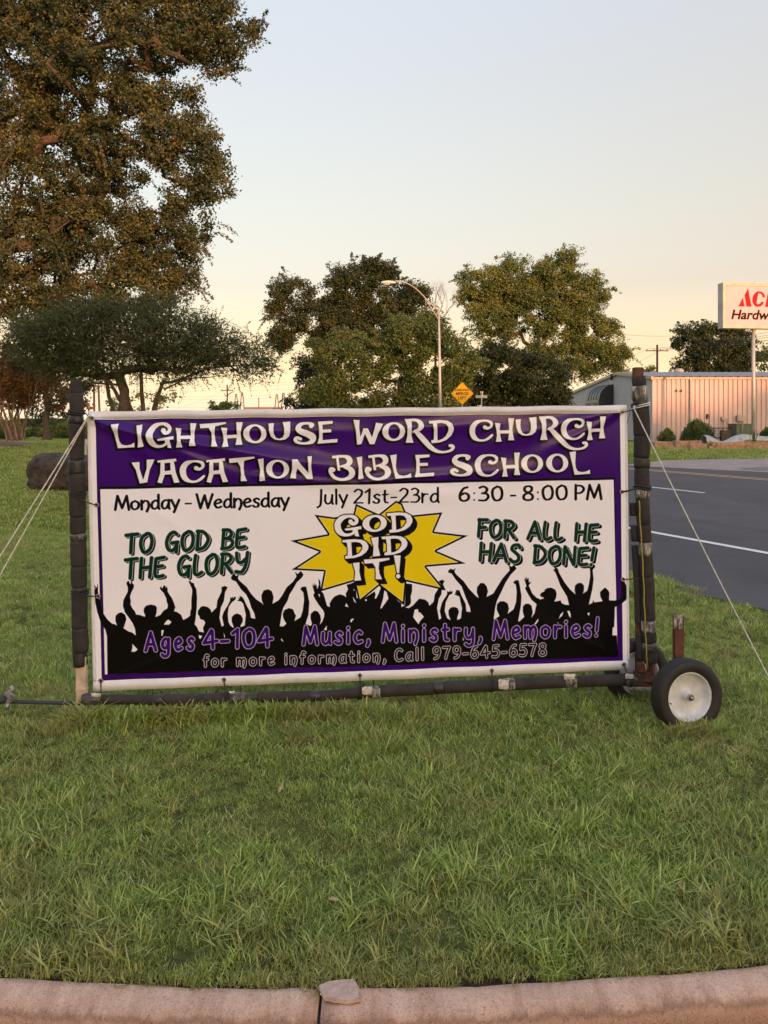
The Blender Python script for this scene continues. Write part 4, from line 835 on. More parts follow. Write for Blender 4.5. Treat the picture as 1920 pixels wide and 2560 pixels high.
def banner():
    img = bpy.data.images.new('banner_print', CW, CH); px = np.ones((CH, CW, 4), np.float32); px[..., :3] = IMG[::-1]
    img.pixels.foreach_set(px.ravel()); img.update(); img.pack()
    m = NT('banner_vinyl'); uv = m.n('UVMap'); t = m.n('TexImage', image=img, interpolation='Cubic'); m.l(uv.outputs[0], t.inputs[0])
    m.col(t.outputs[0]); m.b.inputs['Roughness'].default_value = .19; m.b.inputs['Specular IOR Level'].default_value = .26
    wv = m.n('TexWave', wave_type='BANDS', bands_direction='X'); wv.inputs['Scale'].default_value = 110; wv.inputs['Distortion'].default_value = .5; m.l(m.coord(), wv.inputs['Vector'])
    n1 = m.noise(90, 4, .7)
    h = m.n('Math', operation='MULTIPLY_ADD'); m.l(wv.outputs['Fac'], h.inputs[0]); h.inputs[1].default_value = .35; m.l(n1, h.inputs[2]); m.bump(h.outputs[0], .18, .0012)
    white = mat('banner_hem', (.74, .75, .81), (.66, .67, .72), 12, .42, bump=.25, bsc=120, bdist=.001)
    back = mat('banner_back', (.6, .58, .58), None, 12, .6)
    dl, dr = 4.06, 4.30
    c = [np.array(P(*QUAD[0], dl)), np.array(P(*QUAD[1], dr)), np.array(P(*QUAD[2], dr)), np.array(P(*QUAD[3], dl))]
    root = empty('banner', Vector(tuple((c[2] + c[3]) / 2)), 'purple and white church vacation bible school banner tied between the two black posts', 'banner')
    nrm = np.cross(c[1] - c[0], c[3] - c[0]); nrm /= np.linalg.norm(nrm); nrm *= -1 if nrm[1] > 0 else 1      # towards the viewer
    folds = []                                     # (x0, y0, x1, y1, width, height) in metres from the upper left corner
    rr = random.Random(5)
    for a in [(0.02,.03,.95,.42,.030,.0075), (.0,.05,1.5,.38,.03,.006), (.02,.02,.5,.36,.025,.004), (.3,.13,2.0,.44,.035,.005), (.9,.36,2.3,.52,.03,.0045), (2.98,.04,2.45,.30,.024,.005), (2.99,.02,2.1,.22,.03,.005), (1.6,.12,2.5,.08,.03,.004),
              (.1,1.2,.9,.75,.04,.004), (.2,.7,1.2,.95,.05,.004), (.35,.55,.9,.9,.04,.0035), (1.9,.95,2.9,.65,.05,.0035), (.15,1.42,.8,1.2,.02,.004), (2.9,1.4,2.3,1.1,.03,.004), (1.2,.2,1.25,.9,.05,.003), (.5,.1,1.6,.13,.02,.004), (1.5,.4,2.9,.33,.03,.004)]: folds.append(a)
    def disp(u, v):
        X, Y = u * 3.03, v * 1.5; z_ = 0
        for x0, y0, x1, y1, w_, h_ in folds:
            dx, dy = x1 - x0, y1 - y0; L = dx * dx + dy * dy; t = ((X - x0) * dx + (Y - y0) * dy) / L
            tc_ = min(1, max(0, t)); d = (X - x0 - tc_ * dx) * dy - (Y - y0 - tc_ * dy) * dx; d = math.hypot(X - x0 - tc_ * dx, Y - y0 - tc_ * dy)
            w2 = w_ * (.6 + 1.4 * tc_); z_ += (2.1 if y0 < .5 and y1 < .6 else .8) * h_ * math.exp(-(d / w2) ** 2) * max(0, min(1, (1 - tc_) * 2.2)) * (1 if t > 0 else math.exp(-(d / w_) ** 2))
        return z_ + .006 * math.sin(X * 2.1 + .7) * math.sin(Y * 2.6) + .0022 * math.sin(X * 5 + Y * 4) - .0016 * math.sin(X * 8.7 - Y * 6.1)
    def pt(u, v, off=0):
        e = .0035 * math.sin(u * 22) ** 2
        vv = v; a = c[0] * (1 - u) + c[1] * u; b = c[3] * (1 - u) + c[2] * u; p = a * (1 - vv) + b * vv
        p = p + nrm * (disp(u, v) + off); p[2] += -e * (1 - v) + e * .6 * v
        return p
    NU, NV = 300, 150; V = []; UV = []
    for j in range(NV + 1):
        for i in range(NU + 1):
            u, v = i / NU, j / NV; V.append(pt(u, v)); UV.append((u, 1 - v))
    # v along the quad edges is projective, so take uv through the homography of the flat corners
    Fq = np.array([(j * (NU + 1) + i, (j + 1) * (NU + 1) + i, (j + 1) * (NU + 1) + i + 1, j * (NU + 1) + i + 1) for j in range(NV) for i in range(NU)])
    o = npmesh('printed_sheet', V, Fq, m.m, root, True); uvl = o.data.uv_layers.new(name='UVMap'); UV = np.array(UV, np.float32)
    uvl.data.foreach_set('uv', UV[Fq.ravel()].ravel())
    Vb = [np.array(v) - nrm * .0012 for v in V]
    npmesh('back_side', Vb, Fq[:, ::-1], back, root, True)
    # welded hems, one strip along each side, 2 mm proud
    def hem(u0, v0, u1, v1, off):
        n1 = 150 if u1 - u0 > .5 else 2; n2 = 90 if v1 - v0 > .5 else 2
        VV = [pt(u0 + (u1 - u0) * i / n1, v0 + (v1 - v0) * j / n2, off) for j in range(n2 + 1) for i in range(n1 + 1)]
        k = n1 + 1; F_ = [(j * k + i, (j + 1) * k + i, (j + 1) * k + i + 1, j * k + i + 1) for j in range(n2) for i in range(n1)]
        nb = len(VV); ring = [i for i in range(k)] + [j * k + n1 for j in range(1, n2 + 1)] + [n2 * k + i for i in range(n1 - 1, -1, -1)] + [j * k for j in range(n2 - 1, 0, -1)]
        VV += [VV[r] - nrm * off for r in ring]
        F_ += [(ring[i], ring[(i + 1) % len(ring)], nb + (i + 1) % len(ring), nb + i) for i in range(len(ring))]
        npmesh('hem', VV, F_, white, root, True)
    hem(-.002, -.003, 1.001, .0235, .0024); hem(-.003, .968, 1.0, 1.003, .0020)
    hem(-.003, .0235, .0030, .968, .0018); hem(.9975, .0235, 1.002, .968, .0018)
    # grommets
    gs = [(233.6,1046),(243,1263),(246,1491.5),(252,1702),(560,1700),(899.5,1688),(1229,1676),(1559,1661),(1553.5,1030.5),(1553.5,1230),(1557,1449)]
    G3 = []
    for x, y in gs:
        q = T_([(x, y)])[0]; u, v = q[0] / CW, q[1] / CH; p = pt(u, v, .0034); G3.append(Vector(p))
        MB().lathe(p, nrm, [(-.003,.0125),(.001,.0125),(.0022,.0105),(.0022,.0085),(.001,.0068),(-.003,.0062)], 20).build('grommet', M['brass'], root, True)
        MB().lathe(p - nrm * .0009, nrm, [(0,.0067),(.0001,.0001)], 16).build('grommet_hole', M['dark'], root)
    return root, G3, nrm, pt
BAN, GROM, BN, BPT = banner()
# ------------------------------------------------ the rolling frame that carries the banner
DL, DR = 4.08, 4.32
def path(pts, n=10):
    q = spline([tuple(p) for p in pts], n) if len(pts) > 2 else np.array([np.array(pts[0]) + (np.array(pts[1]) - np.array(pts[0])) * t for t in np.linspace(0, 1, n)])
    return [Vector(tuple(a)) for a in q]
def sub(pts, a, b, n):
    """points of a polyline between fractions a and b of its length"""
    L = [0]
    for p, q in zip(pts, pts[1:]): L.append(L[-1] + (q - p).length)
    out_ = []
    for k in range(n):
        s = (a + (b - a) * k / (n - 1)) * L[-1]; i = 0
        while i < len(L) - 2 and L[i + 1] < s: i += 1
        t = (s - L[i]) / max(1e-9, L[i + 1] - L[i]); out_.append(pts[i].lerp(pts[i + 1], t))
    return out_
def wrap(pl, a, b, r, name, m, parent, seed, lump=.05, n=None, taper=0, k=18, lab=None):
    rr = random.Random(seed); Ln = sum((q - p).length for p, q in zip(pl, pl[1:])) * (b - a); n = n or max(4, int(Ln / .012))
    q = sub(pl, a, b, n); ph = [rr.uniform(0, 6.28) for _ in range(6)]
    def ncl(i, j):
        t = i * .012; an = 2 * math.pi * j / k
        return 1 + lump * (.5 * math.sin(t * 17 + ph[0] + 2 * math.sin(an + ph[1])) + .35 * math.sin(2 * an + ph[2] + t * 9) + .25 * math.sin(3 * an + ph[3] - t * 31)) + rr.uniform(-.008, .008)
    rad = [r * (1 - (.07 if i in (0, n - 1) else 0)) for i in range(n)]
    o = MB().tube(q, rad, k, True, ncl).build(name, m, parent, True)
    if lab: o['label'] = lab
    return o
FR = empty('banner_trailer', G(900, 4.33, 0), 'home made wheeled frame of foam wrapped posts and rail holding the banner', 'sign trailer')
# left post
lp = path([P(190, 948, DL), P(191.5, 1050, DL), P(193.5, 1200, DL), P(197, 1400, DL), P(199.5, 1560, DL), P(202, 1700, DL), P(204.5, 1764, DL)])
def fr(y): return (y - 948) / (1764 - 948)
LP = bpy.data.objects.new('left_post', None)
def node(name, loc):
    o = bpy.data.objects.new(name, None); COL.objects.link(o); o.parent = FR; o.location = Vector(loc) - FR.location; o.empty_display_size = .1; return o
def linkp(mb, name, m, parent, smooth=False, bevel=0, label=None):
    """build a mesh as a child of a node that itself sits under the frame"""
    o = mb.build(name, m, None, smooth, bevel); o.parent = parent; p = Vector(parent.location)
    q = parent.parent
    while q: p = p + Vector(q.location); q = q.parent
    o.location = -p
    if label: o['label'] = label
    return o
bpy.data.objects.remove(LP)
def wrapn(pl, a, b, r, name, m, node_, seed, **kw):
    o = wrap(pl, a, b, r, name, m, None, seed, **kw); o.parent = node_; o.location = -(Vector(node_.location) + Vector(FR.location)); return o
pn = node('post', P(200, 1700, DL))
mb = MB(); q = sub(lp, fr(952), 1, 12)
for a, b in zip(q, q[1:]): pass
ax = (q[0] - q[-1]).normalized(); sx = Vector((1, 0, 0)); sy = ax.cross(sx).normalized(); sx = sy.cross(ax)
mm = Matrix((sx, sy, ax)).transposed()
top_, bot_ = P(204.3, 1640, DL), P(205, 1762, DL); cc = (top_ + bot_) / 2
linkp(MB().obox(cc, .0262, .018, (top_ - bot_).length / 2, Matrix.Identity(3)), 'wooden_post', M['wood_stake'], pn, bevel=.002)
linkp(MB().obox(P(205, 1722, DL - .004), .0272, .0195, .0035, Matrix.Identity(3)), 'cord_loop', M['wood_stake'], pn, bevel=.001)
linkp(MB().tube(sub(lp, fr(950), fr(1650), 30), .02, 10), 'pipe', M['rust'], pn, True)
segs = [(948, 985, .028, 'foam_sleeve', 'foam'), (983, 1040, .036, 'foam_sleeve', 'foam'), (1038, 1060, .039, 'tape_band', 'tape_black'), (1057, 1150, .0385, 'foam_sleeve', 'foam'), (1149, 1186, .0405, 'tape_band', 'tape_black'),
        (1184, 1234, .0405, 'foam_sleeve', 'foam'), (1233, 1292, .0415, 'foam_sleeve', 'foam'), (1291, 1334, .0410, 'foam_sleeve', 'foam'), (1333, 1352, .0415, 'tape_band', 'tape_silver2'), (1351, 1416, .0405, 'foam_sleeve', 'foam'), (1415, 1468, .041, 'foam_sleeve', 'foam'),
        (1467, 1480, .042, 'tape_band', 'tape_black'), (1478, 1570, .0415, 'foam_sleeve', 'foam'), (1569, 1630, .042, 'foam_sleeve', 'foam'), (1624, 1664, .038, 'tape_band', 'tape_black')]
M['tape_silver2'] = mat('tape_clear', (.11, .105, .10), (.04, .038, .036), 50, .3, bump=.8, bsc=60, bdist=.004, lo=.45, hi=.6)
for i, (a, b, r, nm, mk) in enumerate(segs): wrapn(lp, fr(a), fr(b), r, nm, M[mk], pn, i, lump=.10 if 'tape' in nm else .06)
# right post
rp_ = path([P(1594, 921, DR), P(1601, 1000, DR), P(1604, 1080, DR), P(1604, 1160, DR), P(1606.5, 1260, DR), P(1612, 1360, DR), P(1617, 1450, DR), P(1621, 1560, DR), P(1626, 1655, DR), P(1629, 1712, DR)])
def f2(y): return (y - 921) / (1712 - 921)
pn2 = node('post', P(1626, 1700, DR))
a_, b_ = P(1593, 920, DR), P(1596, 960, DR)
linkp(MB().obox((a_ + b_) / 2, .025, .025, .048, Matrix.Identity(3)), 'rusty_tube', M['rust'], pn2, bevel=.003)
linkp(MB().tube(sub(rp_, f2(950), 1, 30), .024, 8), 'rusty_tube', M['rust'], pn2, True)
segs = [(941, 967, .038, 'foam_sleeve', 'foam'), (965, 1001, .0435, 'tape_band', 'tape_silver'), (999, 1016, .042, 'tape_band', 'tape_black'), (1019, 1090, .0455, 'foam_sleeve', 'foam'), (1089, 1144, .044, 'foam_sleeve', 'foam'),
        (1143, 1170, .0415, 'tape_band', 'tape_black'), (1169, 1222, .042, 'foam_sleeve', 'foam'), (1220, 1245, .041, 'tape_band', 'tape_silver'), (1243, 1310, .038, 'foam_sleeve', 'foam'), (1309, 1356, .037, 'foam_sleeve', 'foam'), (1355, 1388, .041, 'tape_band', 'tape_silver'),
        (1387, 1442, .038, 'foam_sleeve', 'foam'), (1441, 1552, .0395, 'foam_sleeve', 'foam'), (1550, 1578, .044, 'tape_band', 'tape_silver'), (1577, 1606, .040, 'foam_sleeve', 'foam'), (1605, 1628, .0425, 'tape_band', 'tape_silver2'), (1627, 1656, .040, 'foam_sleeve', 'foam')]
for i, (a, b, r, nm, mk) in enumerate(segs): wrapn(rp_, f2(a), f2(b), r, nm, M[mk], pn2, 40 + i, lump=.10 if 'tape' in nm else .06)
off = Vector((-.052, .015, 0))
for i, (a, b) in enumerate([(1258, 1290), (1314, 1354), (1364, 1444), (1446, 1560), (1580, 1652)]):
    pl2 = [p + off for p in rp_]; wrapn(pl2, f2(a), f2(b), .0195, 'foam_sleeve', M['foam'], pn2, 70 + i, lump=.05, k=12)
yl = [p + Vector((-.030, -.036, 0)) for p in sub(rp_, f2(1250), f2(1668), 40)]
linkp(MB().tube([p + Vector((.0015 * math.sin(i), 0, 0)) for i, p in enumerate(yl)], .0035, 6), 'yellow_cord', M['yellow_cord'], pn2, True)
# bottom rail
rl = path([P(205, 1748, 4.06), P(300, 1749, 4.07), P(420, 1750, 4.10), P(560, 1746, 4.13), P(700, 1742, 4.16), P(820, 1739, 4.19), P(907, 1731, 4.20), P(1080, 1721, 4.23), P(1260, 1711, 4.25), P(1424, 1704, 4.27), P(1592, 1699, 4.29)])
def f3(x): return (x - 205) / (1592 - 205)
rn = node('bottom_rail', P(900, 1732, 4.34))
linkp(MB().tube(rl, .018, 8), 'pipe', M['dark'], rn, True)
segs = [(206, 252, .030, 'tape_band', 'tape_silver2'), (250, 378, .026, 'foam_sleeve', 'foam'), (376, 400, .030, 'tape_band', 'tape_black'), (398, 560, .0305, 'foam_sleeve', 'foam'), (559, 598, .034, 'tape_band', 'tape_silver2'),
        (628, 640, .034, 'foam_sleeve', 'foam'), (636, 756, .029, 'foam_sleeve', 'foam'), (754, 784, .0305, 'tape_band', 'tape_black'), (782, 903, .029, 'foam_sleeve', 'foam'), (901, 932, .031, 'tape_band', 'tape_silver'),
        (930, 1068, .0325, 'foam_sleeve', 'foam'), (1066, 1094, .0355, 'tape_band', 'tape_black'), (1092, 1246, .0335, 'foam_sleeve', 'foam'), (1244, 1274, .0365, 'tape_band', 'tape_silver'), (1272, 1404, .034, 'foam_sleeve', 'foam'), (1402, 1434, .0355, 'tape_band', 'tape_silver'), (1432, 1562, .0325, 'foam_sleeve', 'foam'), (1560, 1591, .034, 'tape_band', 'tape_silver2')]
for i, (a, b, r, nm, mk) in enumerate(segs): wrapn(rl, f3(a), f3(b), r, nm, M[mk], rn, 100 + i, lump=.11 if 'tape' in nm else .05)
# white tape tags on the front of the rail
WT = mat('white_tape', (.66, .63, .60), (.40, .38, .36), 70, .45, bump=.5, bsc=120, bdist=.002)
for (x, y, w_, h_, d) in [(240, 1738, 24, 9, 4.03), (917, 1727, 24, 19, 4.16), (1259, 1711, 25, 24, 4.205), (1424, 1692, 28, 15, 4.235), (1574, 1691, 22, 12, 4.245), (580, 1731, 14, 5, 4.10)]:
    rr = random.Random(x); pts = []
    for k in range(18):
        q = 2 * math.pi * k / 18; c, s = math.cos(q), math.sin(q); m_ = max(abs(c), abs(s)); jag = rr.uniform(.8, 1.25) if s < -.5 else rr.uniform(.93, 1.04)
        pts.append(P(x + c / m_ * w_ / 2 * jag, y + s / m_ * h_ / 2 * jag, d + .006 * abs(s / m_)))
    linkp(MB().prism(pts, (0, .003, 0)), 'torn_tape', WT, rn)
# rusty axle, brackets and the two wheels
W1, W2 = Vector((P(1716, 1739, 3.95))), Vector((P(1591, 1680, 4.40)))
axd = (W1 - W2).normalized()
an = node('axle', (W1 + W2) / 2)
linkp(MB().tube([W2 - axd * .02, W1 + axd * .045], .014, 12), 'axle_bar', M['rust'], an, True)
def uprt(px0, px1, y0, y1, d, name, m, dd=.02, lab=None):
    a, b = P(px0, y0, d), P(px1, y1, d); mb = MB(); mb.box((a.x, d - dd, a.z), (b.x, d + dd, b.z)); return linkp(mb, name, m, an, bevel=.002, label=lab)
uprt(1590, 1604, 1506, 1712, 4.355, 'upright_bar', M['rust'])
uprt(1684.5, 1707, 1540, 1700, 4.14, 'upright_bar', M['rust'])
a = P(1684, 1539, 4.118); linkp(MB().box((a.x, 4.112, a.z + .002), (a.x + .047, 4.118, a.z - .07)), 'label_remnant', M['tape_silver'], an)
linkp(MB().box(tuple(P(1590, 1684, 4.27)), tuple(P(1622, 1709, 4.33))), 'base_plate', M['rust'], an, bevel=.004)
linkp(MB().prism([P(1598, 1662, 4.26), P(1612, 1660, 4.26), P(1616, 1682, 4.26), P(1598, 1682, 4.26)], (0, .05, 0)), 'bracket', M['rust'], an, bevel=.002)
linkp(MB().tube([P(1606, 1700, 4.30), P(1700, 1712, 4.10)], .022, 4), 'cross_channel', M['rust'], an)
for nm, c, r, w_ in (('wheel', W1, .189, .088), ('wheel', W2, .189, .088)):
    wn = node(nm, c); ax = axd if True else None
    prof = []
    h = w_ / 2; rim = r * .655
    tp = [(h * .50, rim - .002), (h * .78, rim + .004), (h * .98, rim + .016), (h * 1.06, rim + .034), (h * 1.0, r - .020), (h * .93, r - .011), (h * .90, r - .0105), (h * .84, r - .006), (h * .80, r - .007), (h * .76, r - .0028), (h * .5, r - .0007), (h * .46, r - .004), (h * .40, r - .004), (h * .36, r), (.05 * h, r), (0.02 * h, r - .004), (-.02 * h, r - .004), (-.05 * h, r)]
    full = tp + [(-a, b) for a, b in reversed(tp[:14])]
    tyre = MB().lathe(c, ax, full, 64); linkp(tyre, 'tyre', M['rubber'], wn, True)
    rp2 = [(h * .62, rim + .001), (h * .70, rim + .003), (h * .72, rim - .003), (h * .55, rim - .008), (h * .2, rim - .013), (-h * .05, rim - .020), (-h * .16, rim - .032), (-h * .18, rim * .55), (-h * .12, rim * .36), (-h * .05, .030), (h * .18, .0205), (h * .62, .0195), (h * .66, .017), (h * .66, .012)]
    linkp(MB().lathe(c, ax, rp2, 56), 'rim', M['rim'], wn, True)
    linkp(MB().lathe(c, ax, [(-h * .25, rim - .014), (-h * .62, rim + .001), (-h * .7, rim + .002), (-h * .5, rim * .9), (-h * .35, .03), (-h * .8, .02), (-h * .8, .001)], 40), 'rim', M['rim'], wn, True)
    linkp(MB().lathe(c, ax, [(h * .6, .0175), (h * .86, .0175), (h * .90, .014), (h * .90, .0085), (h * 1.12, .0085), (h * 1.15, .006), (h * 1.15, .0001)], 20), 'hub', M['steel'], wn, True)
    v0 = (Vector((0, 0, 1)).cross(ax)).normalized(); linkp(MB().tube([c + ax * (-h * .05) - v0 * rim * .78 - Vector((0, 0, .03)), c + ax * (h * .35) - v0 * rim * .80 - Vector((0, 0, .03))], .0035, 8), 'valve', M['rubber'], wn, True)
# ties between grommets and frame: each one can be cut off, each is its own thing
def tie(a, b, label, sag=.0, r=.0032, wrapc=None, wr=.044, m='cord_black', name='cable_tie', grp='black ties holding the banner'):
    mb = MB(); a = Vector(a); b = Vector(b); n = 10
    mb.tube([a.lerp(b, t / n) - Vector((0, 0, sag * math.sin(math.pi * t / n))) for t in range(n + 1)], r, 6)
    if wrapc is not None:
        c, axis, wr = wrapc; axis = Vector(axis).normalized(); u = axis.cross(Vector((0, 1, 0))).normalized(); v = axis.cross(u)
        for off in (0, .012):
            mb.tube([Vector(c) + axis * (off + .006 * math.sin(q * 2)) + (u * math.cos(q) + v * math.sin(q)) * wr for q in [2 * math.pi * k / 20 for k in range(21)]], r * 1.1, 6)
    o = mb.build(name, M[m], None, True); tag(o, label, 'cable tie', grp); return o
upz = (lp[0] - lp[-1]).normalized()
tie(GROM[0], P(214, 1033, DL - .03), 'black tie from the top left corner grommet to the left post', .004, wrapc=(P(192, 1035, DL), upz, .042))
tie(GROM[1], P(180, 1240, DL - .04), 'black tie from the upper side grommet to the left post', .004, wrapc=(P(194, 1238, DL), upz, .045))
tie(GROM[2], P(186, 1484, DL - .04), 'black tie from the lower side grommet to the left post', .004, wrapc=(P(199, 1484, DL), upz, .0455))
tie(P(231, 1634, DL - .01), P(216, 1642, DL - .03), 'short black tie end near the foot of the left post', 0, .003)
tie(GROM[3], P(253, 1752, 4.03), 'black tie from the bottom left corner grommet down to the rail', 0, wrapc=None)
tie(GROM[4], P(565, 1745, 4.095), 'black tie from the second bottom grommet down to the rail', 0, wrapc=(P(565, 1745, 4.13), (1, 0, 0), .036))
tie(P(602, 1708, 4.15), P(602, 1756, 4.13), 'single black tie hanging beside the second bottom grommet', 0)
tie(GROM[5], P(902, 1732, 4.165), 'black tie from the middle bottom grommet down to the rail', 0, wrapc=(P(897, 1732, 4.20), (1, 0, 0), .033))
tie(P(934, 1698, 4.21), P(934, 1738, 4.21), 'single black tie hanging right of the middle bottom grommet', 0)
tie(GROM[6], P(1231, 1712, 4.21), 'black tie from the fourth bottom grommet down to the rail', 0, wrapc=(P(1226, 1712, 4.25), (1, 0, 0), .037))
tie(GROM[7], P(1572, 1700, 4.25), 'black tie from the bottom right corner grommet down to the rail', 0, wrapc=(P(1572, 1700, 4.29), (1, 0, 0), .037))
tie(GROM[8], P(1586, 1022, DR - .04), 'black tie from the top right corner grommet to the right post', .004, wrapc=(P(1600, 1016, DR), upz, .047))
tie(P(1576, 1030, DR - .02), P(1566, 1066, DR - .01), 'thin loose cord end hanging at the top right corner of the banner', 0, .0015)
tie(GROM[9], P(1592, 1220, DR - .03), 'black tie from the upper right side grommet to the right post', .003, .005, wrapc=(P(1606, 1221, DR), upz, .046))
tie(GROM[10], P(1598, 1444, DR - .03), 'black tie from the lower right side grommet to the right post', .003, wrapc=None)
# guy ropes with tent stakes outside the picture
def rope(pts, label, r=.0034, knot=None, extra=None):
    root = empty('guy_rope', pts[-1], label, 'rope', 'white guy ropes'); mb = MB(); q = []
    for i in range(len(pts) - 1):
        n = max(2, int((pts[i + 1] - pts[i]).length / .02))
        for k in range(n): q.append(pts[i].lerp(pts[i + 1], k / n))
    q.append(pts[-1]); Ln = len(q)
    q = [p - Vector((0, 0, .012 * math.sin(math.pi * i / Ln))) for i, p in enumerate(q)]
    mb.tube(q, r, 8, True, lambda i, k: 1 + .16 * math.sin(i * 1.9 + k * math.pi / 2))
    mb.build('rope', M['rope'], root, True)
    if knot:
        c, wr = knot; m2 = MB()
        for dz in (0, .011): m2.tube([Vector(c) + Vector((math.cos(t) * wr, math.sin(t) * wr, dz + .012 * math.cos(t))) for t in [2 * math.pi * k / 24 for k in range(25)]], r, 7)
        m2.build('rope_loop', M['rope'], root, True)
    e = pts[-1]; MB().tube([e + Vector((0, 0, .05)), e - Vector((0, 0, .06))], .006, 8).build('stake', M['steel'], root, True)
rope([P(222, 1038, DL - .05), P(0, 1385, 3.96), G(-262, 3.92, .02)], 'upper of the two white ropes running from the left post down to the left edge')
rope([P(221, 1041, DL - .045), P(0, 1432, 3.98), G(-205, 3.94, .02)], 'lower of the two white ropes running from the left post down to the left edge')
rope([P(1586, 1014, DR - .055), P(1585.5, 1022, DR - .055), P(1920, 1688, 4.15), G(1964, 4.12, .02)], 'white rope running from the right post down across the road view', knot=(P(1602, 1016, DR), .049))
# ratchet clamp lying at the left edge with its flat bar
def clamp():
    root = empty('clamp', G(16, 4.0), 'small shiny metal ratchet clamp on a dark strap in the grass at the left edge', 'clamp')
    d = 4.0; ii = Matrix.Identity(3)
    MB().prism([P(8, 1736, d), P(12, 1732, d), P(24, 1742, d), P(28, 1744, d), P(28, 1757, d), P(14, 1757, d), P(17, 1746, d)], (0, .04, 0)).build('body', M['steel'], root, bevel=.002)
    MB().prism([P(22, 1717, d), P(26, 1719, d), P(30, 1727, d), P(29, 1730, d), P(26, 1728, d)], (0, .03, 0)).build('lever', M['galv'], root, bevel=.002)
    MB().prism([P(15, 1731, d), P(24, 1727, d), P(25, 1731, d), P(23, 1733, d)], (0, .035, 0)).build('lever', M['galv'], root, bevel=.002)
    MB().tube([P(30, 1737, d - .01), P(30, 1737, d + .05)], .006, 10).build('bolt', M['brass'], root, True)
    MB().tube([P(19, 1758, d - .005), P(17, 1774, d - .01)], .009, 10).build('pin', M['steel'], root, True)
    dg = mat('green_strap', (.03, .055, .045), (.015, .03, .026), 20, .7)
    MB().tube([P(-60, 1770, d), P(-20, 1758, d), P(6, 1748, d + .01), P(16, 1748, d + .01)], [.022, .024, .022, .016], 8).build('strap', dg, root, True)
    o = MB(); a, b = P(18, 1757, d + .02), P(203, 1762, 4.06)
    o.add([a + Vector((0, 0, .004)), b + Vector((0, 0, .004)), b - Vector((0, 0, .004)), a - Vector((0, 0, .004)), a + Vector((0, .03, .006)), b + Vector((0, .03, .006)), b + Vector((0, .03, -.006)), a + Vector((0, .03, -.006))], [(0, 1, 2, 3), (7, 6, 5, 4), (0, 4, 5, 1), (3, 2, 6, 7), (0, 3, 7, 4), (1, 5, 6, 2)])
    o.build('flat_bar', M['dark'], root)
clamp()
# boulder
def boulder():
    rr = random.Random(3); cx, d = 165, 17.6; b = G(cx, d); bm = bmesh.new(); bmesh.ops.create_icosphere(bm, subdivisions=5, radius=1)
    from mathutils import noise
    for v in bm.verts:
        p = v.co.copy(); k = (abs(p.x) ** 4 + abs(p.y) ** 4 + abs(p.z) ** 4) ** -.25
        p = p * k; n_ = noise.fractal(p * 1.6 + Vector((3, 1, 2)), .9, 2.1, 5); p = p * (1 + .10 * n_) * (1 + .03 * noise.noise(p * 9))
        p.z += .10 * (-p.x) if p.z > 0 else 0
        v.co = Vector((p.x * .76, p.y * .5, p.z * .46 + .37))
    me = bpy.data.meshes.new('boulder'); bm.to_mesh(me); bm.free(); o = link('boulder', me, M['boulder'], None, True); o.location = b
    tag(o, 'dark squarish boulder on the lawn behind the left post', 'boulder')
boulder()
